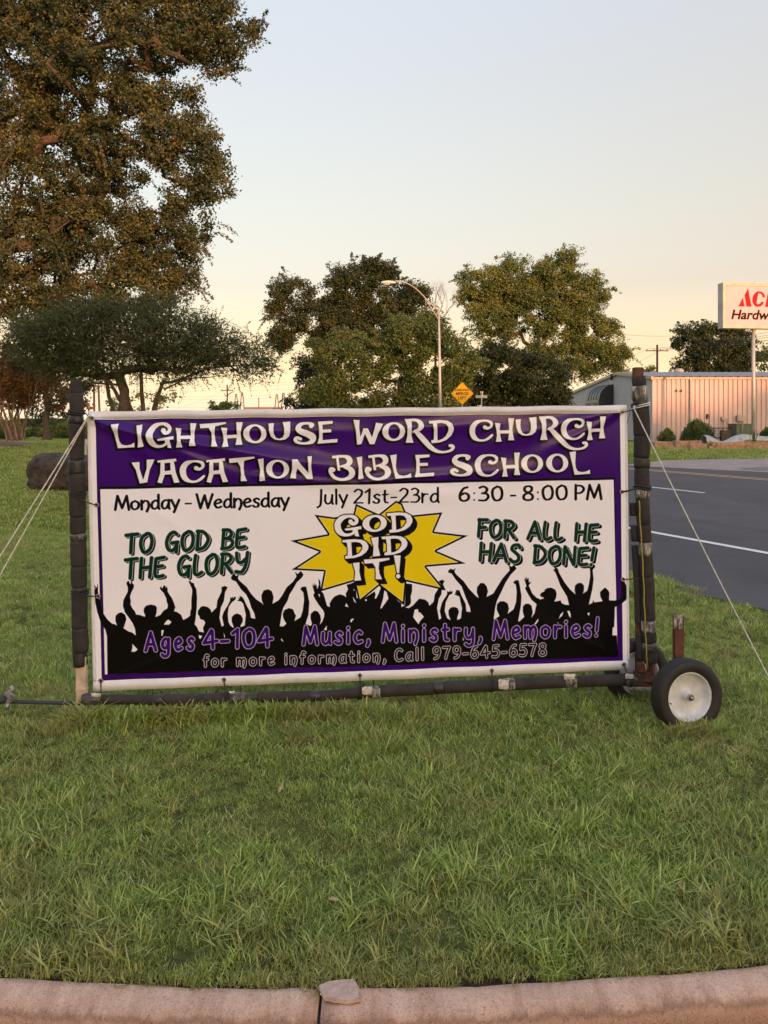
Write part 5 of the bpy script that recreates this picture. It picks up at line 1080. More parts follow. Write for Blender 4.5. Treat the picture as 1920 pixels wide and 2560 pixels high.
# ------------------------------------------------ across the road: the metal building and its yard
def building():
    x0, y0 = 21.0, 60.0; x1, y1 = 62.0, 88.0; yr = 69.0; ze, zr, zb = 5.10, 6.02, 4.70; zg = 0
    root = empty('metal_building', (x0, y0, 0), 'low metal building with corrugated walls, pale gable end and sunlit long side', 'building')
    wallm = mat('sun_tinted_wall', (.60, .475, .47), (.54, .43, .425), .8, .55, bump=0, spec=.4)  # low sun's salmon tint put into this colour; the gable copy stays cool
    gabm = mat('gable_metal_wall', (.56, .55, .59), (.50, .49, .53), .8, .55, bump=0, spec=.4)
    trim = mat('trim_metal', (.52, .42, .35), None, 2, .5, bump=0); roofm = mat('roof_metal', (.40, .39, .38), (.30, .29, .28), 1.2, .6, 0, bump=0, spec=.2)
    # long side: panels of three ribs each, mesh data shared
    pw = 1.11; prof = []
    for k in range(3):
        o = k * .37; prof += [(o, 0), (o + .20, 0), (o + .225, -.085), (o + .30, -.085), (o + .325, 0)]
    prof.append((pw - .004, 0))
    def panel(h):
        V = []; 
        for a, b in prof: V += [(a, b, 0), (a, b, h)]
        n = len(prof); V += [(pw - .004, .03, 0), (pw - .004, .03, h), (0, .03, 0), (0, .03, h)]
        F_ = [(2 * i, 2 * i + 2, 2 * i + 3, 2 * i + 1) for i in range(n + 1)] + [(2 * n + 2, 0, 1, 2 * n + 3)]
        me = bpy.data.meshes.new('wall_panel'); me.from_pydata(V, [], F_); me.materials.append(wallm); me.update(); return me
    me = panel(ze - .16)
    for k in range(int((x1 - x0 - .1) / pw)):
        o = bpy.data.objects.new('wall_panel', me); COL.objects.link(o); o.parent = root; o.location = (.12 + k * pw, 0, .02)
    # gable end (faces left): finer ribs, height follows the roof
    def zt(y): return ze + (zr - ze) * (y - y0) / (yr - y0) if y < yr else zr + (zb - zr) * (y - yr) / (y1 - yr)
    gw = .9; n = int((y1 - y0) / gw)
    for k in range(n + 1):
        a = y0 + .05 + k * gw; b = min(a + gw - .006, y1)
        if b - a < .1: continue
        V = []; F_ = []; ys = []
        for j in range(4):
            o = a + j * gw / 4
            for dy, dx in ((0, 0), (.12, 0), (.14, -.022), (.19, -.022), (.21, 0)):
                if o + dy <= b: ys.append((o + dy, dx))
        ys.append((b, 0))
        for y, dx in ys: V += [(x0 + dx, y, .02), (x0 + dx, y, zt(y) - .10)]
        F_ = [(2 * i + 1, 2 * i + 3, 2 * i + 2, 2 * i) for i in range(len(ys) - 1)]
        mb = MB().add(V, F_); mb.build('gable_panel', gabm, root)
    core = MB(); core.add([(x0 + .08, y0 + .08, 0), (x1, y0 + .08, 0), (x1, y1, 0), (x0 + .08, y1, 0), (x0 + .08, y0 + .08, ze - .15), (x1, y0 + .08, ze - .15), (x1, yr, zr - .15), (x1, y1, zb - .15), (x0 + .08, y1, zb - .15), (x0 + .08, yr, zr - .15)],
                          [(0, 1, 5, 4), (1, 2, 7, 6, 5), (2, 3, 8, 7), (3, 0, 4, 9, 8), (4, 5, 6, 9), (9, 6, 7, 8)]); core.build('wall_core', M['grey_paint'], root)
    # roof of ribbed sheets
    for nm, ya, yb, za, zc in (('roof_sheet', y0 - .22, yr, ze + .0, zr), ('roof_sheet', yr, y1 + .2, zr, zb)):
        k = 0; x = x0 - .15
        while x < x1:
            w_ = 1.22; V = []; pr = [(0, 0), (.06, .045), (.10, .045), (.16, 0), (.55, 0), (.61, .045), (.65, .045), (.71, 0), (w_ - .01, 0)]
            for a, b in pr: V += [(x + a, ya, za + b), (x + a, yb, zc + b)]
            nn = len(pr); V += [(x + w_ - .01, ya, za - .03), (x + w_ - .01, yb, zc - .03), (x, ya, za - .03), (x, yb, zc - .03)]
            F_ = [(2 * i, 2 * i + 2, 2 * i + 3, 2 * i + 1) for i in range(nn + 1)] + [(2 * nn + 2, 0, 1, 2 * nn + 3)]
            MB().add(V, F_).build(nm, roofm, root); x += w_
    # trim: eaves, rake, corner
    MB().box((x0 - .03, y0 - .14, ze - .20), (x1, y0 - .06, ze - .035)).build('eave_trim', trim, root)
    MB().box((x0 - .05, y0 - .07, 0), (x0 + .12, y0 + .05, ze - .2)).build('corner_trim', wallm, root)
    for ya, yb, za, zc in ((y0 - .2, yr, ze, zr), (yr, y1 + .15, zr, zb)):
        MB().add([(x0 - .20, ya, za - .22), (x0 - .20, yb, zc - .22), (x0 - .20, yb, zc + .03), (x0 - .20, ya, za + .03), (x0 - .02, ya, za - .22), (x0 - .02, yb, zc - .22), (x0 - .02, yb, zc + .03), (x0 - .02, ya, za + .03)],
                 [(3, 2, 1, 0), (4, 5, 6, 7), (0, 1, 5, 4), (2, 3, 7, 6), (0, 4, 7, 3), (1, 2, 6, 5)]).build('rake_trim', trim, root)
    # downspout and lighter door panel near the corner
    MB().box((x0 + 2.85, y0 - .17, .1), (x0 + 2.97, y0 - .07, ze - .2)).build('downspout', M['grey_paint'], root)
    # wall fittings
    def wallbox(px0, px1, py0, py1, dp, m, name):
        a, b = P(px0, py0, y0 - .06), P(px1, py1, y0 - .06); MB().box((a.x, y0 - .06 - dp, b.z), (b.x, y0 - .058, a.z)).build(name, m, root, bevel=.01)
    wallbox(1841, 1853, 1038, 1053, .25, M['grey_paint'], 'meter_box'); wallbox(1852, 1862, 1037, 1053, .18, mat('meter_pale', (.5, .42, .36), None, 3, .5, bump=0), 'meter_box')
    wallbox(1802, 1811, 1042, 1050, .2, M['grey_paint'], 'meter_box'); wallbox(1765.5, 1770, 1035, 1047, .15, M['dark'], 'wall_lamp')
    for px, a, b in ((1806, 1050, 1085), (1848, 1053, 1062), (1820, 1048, 1085)):
        p, q = P(px, a, y0 - .12), P(px, b, y0 - .12); MB().tube([p, q], .03 if px > 1750 else .022, 6).build('conduit', M['grey_paint'], root, True)
    for px in (1691, 1703): p = P(px, 975, y0 - .1); MB().tube([p, p + Vector((0, -.1, -.12))], .05, 6).build('wall_spike', M['dark'], root)
    # awning over the side door in the gable
    aw = mat('awning_fabric', (.05, .075, .065), (.035, .055, .048), 3, .5, bump=0); awr = mat('awning_roof', (.17, .21, .20), (.12, .15, .145), 3, .45, bump=0)
    ya, yb, pr_ = 70.2, 74.8, 1.3; z0, z1, zt_ = 3.05, 3.62, 5.0; N_ = 10
    arc = [(x0 - .03 - pr_ * math.sin(t), z1 + (zt_ - z1) * math.cos(t)) for t in np.linspace(0, math.pi / 2, N_)]
    V = []; 
    for xx, zz in arc: V += [(xx, ya, zz), (xx, yb, zz)]
    MB().add(V, [(2 * i, 2 * i + 1, 2 * i + 3, 2 * i + 2) for i in range(N_ - 1)]).build('awning_canopy', awr, root, True)
    for y in (ya, yb):
        MB().prism([(xx, y, zz) for xx, zz in arc] + [(x0 - .03 - pr_, y, z0), (x0 - .03, y, z0)], (0, .03 if y == ya else -.03, 0)).build('awning_side', M['dark'] if y == ya else aw, root)
    MB().box((x0 - .06 - pr_, ya, z0), (x0 - .03 - pr_, yb, z1)).build('awning_valance', aw, root)
    pale = mat('valance_print', (.42, .44, .42), (.25, .27, .26), 9, .6, bump=0)
    MB().box((x0 - .068 - pr_, ya + .15, z1 - .28), (x0 - .061 - pr_, yb - .15, z1 - .02)).build('valance_band', pale, root)
    MB().box((x0 - .068 - pr_, ya + 1.9, z0 + .08), (x0 - .061 - pr_, ya + 2.5, z0 + .24)).build('valance_band', pale, root)
    for k in range(1, 5):
        y = ya + (yb - ya) * k / 5; V = []
        for xx, zz in arc: V.append(Vector((xx - .015, y, zz + .01)))
        MB().tube(V, .03, 4).build('awning_rib', aw, root)
    MB().tube([P(1529, 935, 70) , P(1529, 950, 70)], .12, 8).build('flood_lamp', M['dark'], root, True)
    # roof vent
    c = P(1697, 924, 68.5); vz = 5.9
    MB().lathe((c.x, 68.5, vz), (0, 0, 1), [(-.3, .2), (.05, .2), (.06, .42), (.3, .42), (.42, .25), (.42, .001)], 16).build('roof_vent', M['grey_paint'], root, True)
building()
# yard things
def box_unit():
    root = empty('transformer_box', G(1855, 57), 'green utility cabinet in front of the metal wall', 'utility cabinet')
    a, b = P(1833, 1060, 57), P(1878, 1060, 57)
    MB().box((a.x, 56.5, 0), (b.x, 57.9, a.z - .05)).build('cabinet', M['green_box'], root, bevel=.02)
    MB().box((a.x - .03, 56.45, a.z - .05), (b.x + .03, 57.95, a.z + .02)).build('lid', M['green_box'], root, bevel=.015)
    MB().tube([(a.x + .38, 56.42, 0), (a.x + .38, 56.42, a.z - .1), (a.x + .55, 56.42, a.z + .08), (a.x + .55, 56.9, a.z + .1)], .035, 6).build('conduit', M['galv'], root, True)
    MB().box((a.x + .7, 56.487, .15), (a.x + .72, 56.497, a.z - .1)).build('door_seam', M['dark'], root)
box_unit()
def rack():
    root = empty('metal_rack', G(1808, 57.2), 'dark metal frame standing between the round bush and the green cabinet', 'metal rack')
    a, b = P(1783, 1070, 57.2), P(1832, 1070, 57.2)
    for x in (a.x, (a.x + b.x) / 2, b.x): MB().box((x - .03, 57.17, 0), (x + .03, 57.23, a.z)).build('leg', M['dark'], root)
    MB().box((a.x, 57.16, a.z - .05), (b.x, 57.24, a.z + .03)).build('top_bar', M['dark'], root); MB().box((a.x, 57.16, .35), (b.x, 57.24, .42)).build('lower_bar', M['dark'], root)
    MB().box((a.x + .45, 56.8, .1), (b.x - .35, 57.15, .95)).build('box', M['dark'], root, bevel=.02)
rack()
def culvert(pts, r, label, crush, seed):
    root = empty('culvert_pipe', Vector((pts[0][0], pts[0][1], 0)), label, 'culvert pipe', 'old corrugated culvert pipes'); rr = random.Random(seed)
    n = 90; V = []; k = 22; P0 = [Vector(p) for p in pts]
    for i in range(n + 1):
        t = i / n; c = P0[0].lerp(P0[1], t); ax = (P0[1] - P0[0]).normalized(); u = ax.cross(Vector((0, 0, 1))).normalized(); sq = 1 - crush * max(0, math.sin(t * math.pi * 1.1 - .2)) ** 2
        for j in range(k):
            q = 2 * math.pi * j / k; r_ = r * (1 + .045 * math.sin(i * 1.55)) * (1 + .06 * math.sin(3 * q + t * 9) * t)
            V.append(c + u * math.cos(q) * r_ + Vector((0, 0, 1)) * (math.sin(q) * r_ * sq - (1 - sq) * r * .95))
    F_ = []
    for i in range(n):
        for j in range(k):
            q = j / k
            if i > 26 and .78 < (q + .0) % 1 < .93 and 28 < i < 50: continue
            F_.append((i * k + j, i * k + (j + 1) % k, (i + 1) * k + (j + 1) % k, (i + 1) * k + j))
    MB().add(V, F_).build('shell', M['galv'], root, True)
culvert([(P(1758, 1100, 49).x, 49, .36), (P(1852, 1100, 49.5).x, 49.6, .34)], .36, 'open ended corrugated metal culvert with a torn rusty side on the timbers', .55, 1)
culvert([(P(1846, 1100, 51).x, 51, .40), (P(1990, 1100, 52).x, 52.3, .5)], .34, 'crushed corrugated metal culvert behind the sign pole foot', .3, 2)
def timbers(name, x0, x1, d, rows, cols, h, label, w_=.15, dy=.3, skew=0):
    a, b = G(x0, d).x, G(x1, d + skew).x; root = empty(name, Vector((a, d, 0)), label, 'timber pile', 'timber piles in front of the culverts'); rr = random.Random(x0)
    for r in range(rows):
        for c in range(cols):
            L = (b - a) * rr.uniform(.93, 1.0); s = a + rr.uniform(0, (b - a) * .04); yy = d + c * w_ * 1.05; z = r * h * 1.03
            if skew:
                mb = MB(); mb.add([(s, yy, z), (s + L, yy + skew, z), (s + L, yy + skew + w_, z), (s, yy + w_, z), (s, yy, z + h), (s + L, yy + skew, z + h), (s + L, yy + skew + w_, z + h), (s, yy + w_, z + h)], [(3, 2, 1, 0), (4, 5, 6, 7), (0, 1, 5, 4), (1, 2, 6, 5), (2, 3, 7, 6), (3, 0, 4, 7)])
            else: mb = MB().box((s, yy, z), (s + L, yy + w_, z + h))
            mb.build('timber', M['timber'], root, bevel=.008)
timbers('timber_pile', 1688, 1722, 47.0, 2, 3, .2, 'left short stack of brown timbers beside the culvert mouth', .2)
timbers('timber_pile', 1737 - 14, 1754, 47.2, 2, 3, .2, 'short stack of brown timbers right at the culvert mouth', .2)
timbers('timber_pile', 1726, 1768, 43.2, 1, 2, .34, 'single short heavy brown timber at the front of the yard', .3)
timbers('timber_pile', 1768, 2080, 43.4, 2, 2, .2, 'long reddish timber border running off to the right', .25, skew=3.0)
timbers('timber_pile', 1755, 2060, 47.3, 1, 2, .16, 'long pale timber lying just under the culverts', .22, skew=2.0)
timbers('timber_pile', 1636, 1684, 46.6, 2, 4, .17, 'pale weathered boards lying left of the stacked timbers', .4)
timbers('timber_pile', 1662, 1722, 43.5, 1, 2, .10, 'thin dark boards lying on the grass left of the front timber', .2)
def spiky():
    b = G(1884, 49.2); root = empty('yucca_plant', b, 'spiky green plant at the foot of the tall sign pole', 'plant')
    for k in range(18):
        q = random.uniform(0, 6.28); L = random.uniform(.7, 1.45); o = random.uniform(.05, .5); e = b + Vector((math.cos(q) * o, math.sin(q) * o, L)); m_ = b.lerp(e, .5) + Vector((math.cos(q) * .03, 0, .1)); s = Vector((-math.sin(q), math.cos(q), 0)) * .035
        MB().add([b - s, b + s, m_ + s, e, m_ - s], [(0, 1, 2, 4), (4, 2, 3)]).build('leaf', mat('yucca', (.07, .11, .05), None, 4, .6, bump=0) if k == 0 else bpy.data.materials['yucca'], root)
spiky()
# fonts: the built-in face, turned to mesh
def text_mesh(s, size, off=0, shear=0, xs=1.0):
    cu = bpy.data.curves.new('lettering', 'FONT'); cu.body = s; cu.size = size; cu.offset = off; cu.shear = shear; cu.extrude = .004; cu.resolution_u = 4; cu.align_x = 'CENTER'; cu.align_y = 'CENTER'
    o = bpy.data.objects.new('tmp', cu); COL.objects.link(o); dg = bpy.context.evaluated_depsgraph_get(); me = bpy.data.meshes.new_from_object(o.evaluated_get(dg)); bpy.data.objects.remove(o); bpy.data.curves.remove(cu)
    me.transform(Matrix.Diagonal((xs, 1, 1, 1))); return me
def big_sign():
    d = 52.0; root = empty('pole_sign', G(1889, d), 'tall white box sign with red and black lettering on a single pole', 'sign')
    a, b = P(1800, 708, d), P(1978, 821, d); cab = mat('sign_cabinet', (.50, .49, .48), None, 2, .5, bump=0); fac = mat('sign_face', (.72, .50, .56), (.68, .47, .53), .7, .6, bump=0, spec=.1)
    edge = mat('sign_edge', (.62, .52, .42), None, 2, .5, bump=0)
    dep = .62
    # the cabinet is turned a little, so its left flank shows
    ang = R(-7)
    c0 = Vector(((a.x + b.x) / 2, d + .3, 0)); w_ = (b.x - a.x); z0, z1 = b.z, a.z
    rot = Matrix.Rotation(ang * -1, 3, 'Z')
    def W(x, y, z): v = rot @ Vector((x, y, 0)); return (c0.x + v.x, c0.y + v.y, z)
    hw = w_ / 2
    def obx(x0, x1, y0, y1, za, zb, name, m, bev=0):
        V = [W(x, y, z) for z in (za, zb) for x, y in ((x0, y0), (x1, y0), (x1, y1), (x0, y1))]
        return MB().add(V, [(3, 2, 1, 0), (4, 5, 6, 7), (0, 1, 5, 4), (1, 2, 6, 5), (2, 3, 7, 6), (3, 0, 4, 7)]).build(name, m, root, bevel=bev)
    obx(-hw, hw, -dep / 2, dep / 2, z0, z1, 'cabinet', cab, .01)
    t = .21
    obx(-hw - .01, hw + .01, -dep / 2 - .05, -dep / 2 + .01, z1 - t, z1 + .01, 'frame', edge); obx(-hw - .01, hw + .01, -dep / 2 - .05, -dep / 2 + .01, z0 - .01, z0 + t, 'frame', edge)
    obx(-hw - .01, -hw + t, -dep / 2 - .05, -dep / 2 + .01, z0 + t, z1 - t, 'frame', edge); obx(hw - t, hw + .01, -dep / 2 - .05, -dep / 2 + .01, z0 + t, z1 - t, 'frame', edge)
    obx(-hw + t, hw - t, -dep / 2 - .02, -dep / 2 - .002, z0 + t, z1 - t, 'face', fac)
    yf = -dep / 2 - .022
    red = mat('sign_red', (.62, .012, .022), None, 3, .6, bump=0, spec=.1); blk = mat('sign_black', (.02, .008, .008), None, 3, .6, bump=0, spec=.1)
    # lettering: measured view (1780,690), scale 11.85, laid on the face
    def L(x, y):
        px, py = 1780 + x / 11.85, 690 + y / 11.85
        return ((px - 1889) / F * d + .05, yf, HC + (HZ - py) / F * d)
    def shape(pts):
        V = [L(x, y) for x, y in pts]; MB().prism([W(*v) for v in V], rot @ Vector((0, -.012, 0))).build('letter', red, root)
    shape([(700,912),(840,655),(895,912)]); shape([(955,912),(895,575),(1005,375),(1112,912)])
    cpts = [(1545,635),(1465,625),(1450,560),(1405,520),(1330,510),(1300,640),(1270,800),(1300,842),(1370,830),(1430,760),(1508,765),(1470,840),(1400,900),(1300,915),(1210,880),(1150,790),(1140,680),(1180,560),(1250,485),(1340,450),(1440,470),(1515,530)]
    shape(cpts)
    shape([(1545,912),(1650,445),(1905,445),(1888,520),(1725,520),(1705,610),(1850,610),(1832,690),(1690,690),(1660,835),(1825,835),(1808,912)])
    me = text_mesh('Hardware', .80, .022, .22, 1.06); me.materials.clear(); me.materials.append(blk)
    o = bpy.data.objects.new('lettering', me); COL.objects.link(o); o.parent = root
    bb = [v.co.x for v in me.vertices]; wd = max(bb) - min(bb); tx = L(1300, 1170)
    tw = (P(1965, 0, d).x - P(1819, 0, d).x); s = tw / wd
    bz = [v.co.y for v in me.vertices]; hz_ = max(bz) - min(bz); s2 = (P(0, 776, d).z - P(0, 800.5, d).z) / hz_
    me.transform(Matrix.Diagonal((s, s2, 1, 1))); cx = P(1892, 0, d).x - P(1889, 0, d).x + .03
    zc = P(0, 788.5, d).z; p = Vector(W(cx, yf - .004, zc)); o.location = p - Vector(root.location); o.rotation_euler = (R(90), 0, -ang)
    MB().tube([G(1889, d, 0) + Vector((0, .3, 0)), G(1889, d, z0 + .1) + Vector((0, .3, 0))], [.125, .105], 16).build('pole', M['lamp_metal'], root, True)
    MB().box((G(1889, d).x - .03, d + .1, z1), (G(1889, d).x + .01, d + .16, z1 + .14)).build('lifting_eye', M['grey_paint'], root)
big_sign()
def diamond():
    d = 45.0; c = P(1155.5, 984, d); root = empty('warning_sign', G(1155, d), 'yellow diamond warning sign on a thin post in front of the trees', 'sign')
    h = 28.8 / F * d; ye = mat('sign_yellow', (.82, .46, .012), (.76, .42, .01), 3, .5, bump=0, spec=.15); bl = mat('sign_ink', (.10, .045, .01), None, 3, .5, bump=0)
    MB().prism([c + Vector((h, 0, 0)), c + Vector((0, 0, h)), c - Vector((h, 0, 0)), c - Vector((0, 0, h))], (0, .02, 0)).build('plate', ye, root, bevel=.006)
    hi = h - .05; ho = h - .035
    for k in range(4):
        a1 = [Vector((1, 0, 0)), Vector((0, 0, 1)), Vector((-1, 0, 0)), Vector((0, 0, -1))]
        MB().prism([c + a1[k] * ho + Vector((0, -.004, 0)), c + a1[(k + 1) % 4] * ho + Vector((0, -.004, 0)), c + a1[(k + 1) % 4] * hi + Vector((0, -.004, 0)), c + a1[k] * hi + Vector((0, -.004, 0))], (0, .003, 0)).build('border', bl, root)
    for s, dz, sz in (('LANE ENDS', .21, .16), ('MERGE', -.005, .24), ('LEFT', -.26, .24)):
        me = text_mesh(s, sz, .006, 0, .98); me.materials.clear(); me.materials.append(bl); o = bpy.data.objects.new('lettering', me); COL.objects.link(o); o.parent = root
        o.location = c + Vector((0, -.008, dz)) - Vector(root.location); o.rotation_euler = (R(90), 0, 0)
    MB().box((c.x - .03, d + .022, 0), (c.x + .03, d + .06, c.z + h * .6)).build('post', mat('sign_post', (.45, .44, .36), None, 4, .6, bump=0), root)
diamond()
def street_name():
    d = 52; root = empty('street_name_sign', G(1204, d), 'small green street name blades on a thin post right of the yellow diamond', 'sign')
    c = P(1204, 992, d); gm = mat('blade_green', (.30, .42, .40), (.2, .3, .28), 6, .4, bump=0)
    MB().box((P(1189, 0, d).x, d - .02, c.z - .08), (P(1218, 0, d).x, d, c.z + .10)).build('blade', gm, root)
    MB().box((c.x - .02, d - .35, c.z + .12), (c.x + .0, d + .35, c.z + .30)).build('blade', gm, root)
    MB().tube([G(1204, d), c + Vector((0, 0, .35))], .035, 8).build('post', M['lamp_metal'], root, True)
    MB().box((c.x - .09, d - .03, c.z + .10), (c.x + .09, d + .03, c.z + .36)).build('bracket', M['lamp_metal'], root)
street_name()
def lamp():
    d = 49.0; root = empty('street_lamp', G(1101, d), 'tall grey street lamp whose arm reaches left in front of the trees', 'street lamp')
    b = G(1102, d); t = P(1097, 768, d)
    MB().tube([b, b.lerp(t, .5), t], [.11, .085, .06], 14).build('pole', M['lamp_metal'], root, True)
    a = [P(1097, 778, d), P(1070, 752, d - .3), P(1040, 722, d - .6), P(1012, 706, d - .9), P(988, 702, d - 1.1)]
    MB().tube(path(a, 5), .032, 8).build('arm', M['lamp_metal'], root, True)
    MB().tube(path([P(1097, 800, d), P(1080, 772, d - .2), P(1062, 748, d - .4)], 4), .025, 6).build('brace', M['lamp_metal'], root, True)
    c = P(971, 707, d - 1.2); bm = MB()
    N_ = 12; V = []
    for i in range(N_ + 1):
        t_ = i / N_; r_ = .19 * math.sin(math.pi * (.08 + .84 * t_)) ** .6; x = c.x - .46 + .92 * t_
        V.append((x, r_))
    bm.lathe((0, c.y, c.z), (1, 0, 0), [(x, r_) for x, r_ in V], 14)
    bm.v = [(x, y, c.z + (z - c.z) * (.75 if z > c.z else .45)) for x, y, z in bm.v]; bm.f += [tuple(range(13, -1, -1)), tuple(range(N_ * 14, N_ * 14 + 14))]
    bm.build('luminaire', M['lamp_white'], root, True)
    MB().box((c.x - .3, c.y - .13, c.z - .14), (c.x + .1, c.y + .13, c.z - .08)).build('lens', mat('lens', (.6, .45, .4), None, 3, .2, bump=0), root, bevel=.02)
    MB().box((b.x - .2, d - .2, 0), (b.x + .2, d + .2, .12)).build('base', M['grey_paint'], root, bevel=.01)
lamp()
# power poles and wires
def upole(name, px, d, ztop_px, r, label, arms=(), m='pole_wood', lean=0):
    b = G(px, d); t = P(px + lean, ztop_px, d); root = empty(name, b, label, 'utility pole')
    MB().tube([b, t], [r * 1.25, r * .9], 8).build('pole', M[m], root, True)
    for (x0, x1, y) in arms:
        p, q = P(x0, y, d - .15), P(x1, y, d - .15); MB().box((p.x, d - .22, p.z - .06), (q.x, d - .1, p.z + .06)).build('crossarm', M[m], root)
        for f_ in (.06, .36, .64, .94): x = p.x + (q.x - p.x) * f_; MB().tube([(x, d - .16, p.z + .05), (x, d - .16, p.z + .28)], .05, 6).build('insulator', M['grey_paint'], root, True)
    return root
upole('utility_pole', 1643, 110, 862, .16, 'wooden utility pole with one crossarm rising behind the metal roof', [(1614, 1671, 877)])
upole('utility_pole', 568, 150, 962, .14, 'thin red-brown power pole with a small crossarm over the round green tree', [(552, 583, 976)])
def hframe():
    d = 120; root = empty('power_structure', G(243, d), 'two legged wooden power structure under the left of the flat-topped tree', 'utility pole')
    for a, b in (((235, 966), (236, 1046)), ((246, 966), (251, 1046))): MB().tube([G(b[0], d), P(a[0], a[1], d)], .17, 6).build('pole', M['pole_wood'], root, True)
    p, q = P(216, 965, d), P(257, 963, d); MB().box((p.x, d - .2, p.z - .1), (q.x, d, p.z + .1)).build('crossarm', M['pole_wood'], root)
    for x in (219, 237, 254): p = P(x, 967, d); MB().tube([p, p - Vector((0, 0, .8))], .07, 5).build('insulator', M['grey_paint'], root)
hframe()
SUB = mat('substation_metal', (.24, .16, .12), (.17, .11, .085), .5, .7, bump=0)
def aframe(x0, x1, d, ytop, yb, label):
    root = empty('steel_gantry', G((x0 + x1) / 2, d), label, 'gantry', 'A shaped steel gantries of the substation'); xm = (x0 + x1) / 2
    for x in (x0, x1): MB().tube([P(x, yb, d) - Vector((0, 0, (P(x, yb, d).z))), P(x, yb, d), P(xm - (xm - x) * .25, ytop, d)], .10, 4).build('leg', SUB, root)
    MB().tube([P(xm - 2, ytop + 1, d), P(xm + 2, ytop + 1, d)], .10, 4).build('cap', SUB, root)
aframe(686.5, 697.5, 150, 986, 1028, 'A shaped steel gantry just left of the rightmost one')
aframe(703, 714, 150, 982, 1028, 'rightmost A shaped steel gantry beside the dark oak')
aframe(587, 594, 160, 985, 1005, 'small A shaped gantry peak just right of the round green tree')
aframe(601, 610, 160, 981, 1012, 'taller A shaped gantry peak right of the round green tree')
def beam():
    d = 151; root = empty('steel_gantry', G(660, d), 'long horizontal steel beam of the substation on its posts', 'gantry', 'A shaped steel gantries of the substation')
    a, b = P(612, 1020, d), P(706, 1022, d); MB().box((a.x, d, a.z - .22), (b.x, d + .5, a.z + .16)).build('beam', SUB, root)
    for x, y in ((647, 994), (612, 1018), (688, 1020)): p = P(x, y, d); MB().box((p.x - .09, d - .1, 0), (p.x + .09, d - .02, p.z)).build('post', SUB, root)
beam()
def wire(pts, label, r=.02):
    q = [P(*p) for p in pts]; z = []
    for a, b in zip(q, q[1:]):
        for k in range(10): t = k / 10; z.append(a.lerp(b, t) - Vector((0, 0, .25 * math.sin(math.pi * t))))
    z.append(q[-1]); o = MB().tube(z, r, 3, False).build('power_line', M['wire'], None, True); tag(o, label, 'power line', 'power lines against the evening sky')
wire([(1500, 830, 90), (1710, 839, 95), (2000, 851, 90)], 'single thin wire passing left of the sign behind the round dark tree', .02)
for i, (x, y, ye) in enumerate([(1616, 873, 838), (1637, 874, 846), (1651, 874, 852), (1670, 874, 862)]):
    wire([(x, y, 110), (2000, ye - 22, 70)], ('topmost', 'second', 'third', 'lowest')[i] + ' of the four wires from the crossarm to the right', .02)
wire([(1614, 874, 110), (1500, 925, 150)], 'upper wire sloping down left from the crossarm', .02)
wire([(1640, 882, 110), (1500, 948, 150)], 'lower wire sloping down left from the pole', .02)
for i, (ya, yb) in enumerate([(962, 953), (970, 958), (976, 971), (990, 984), (998, 990), (1017, 1013)]):
    wire([(120, ya + 2, 150), (430, ya + 1, 150), (770, yb, 140)], '%s of the six parallel power lines left of the dark oak' % ('topmost', 'second from the top', 'third from the top', 'third from the bottom', 'second from the bottom', 'lowest')[i], .013)
wire([(610, 923, 120), (770, 914, 130)], 'highest thin wire between the flat-topped tree and the dark oak', .012)
wire([(440, 1022, 150), (560, 976, 150)], 'slanting wire rising to the small crossarm pole', .012)
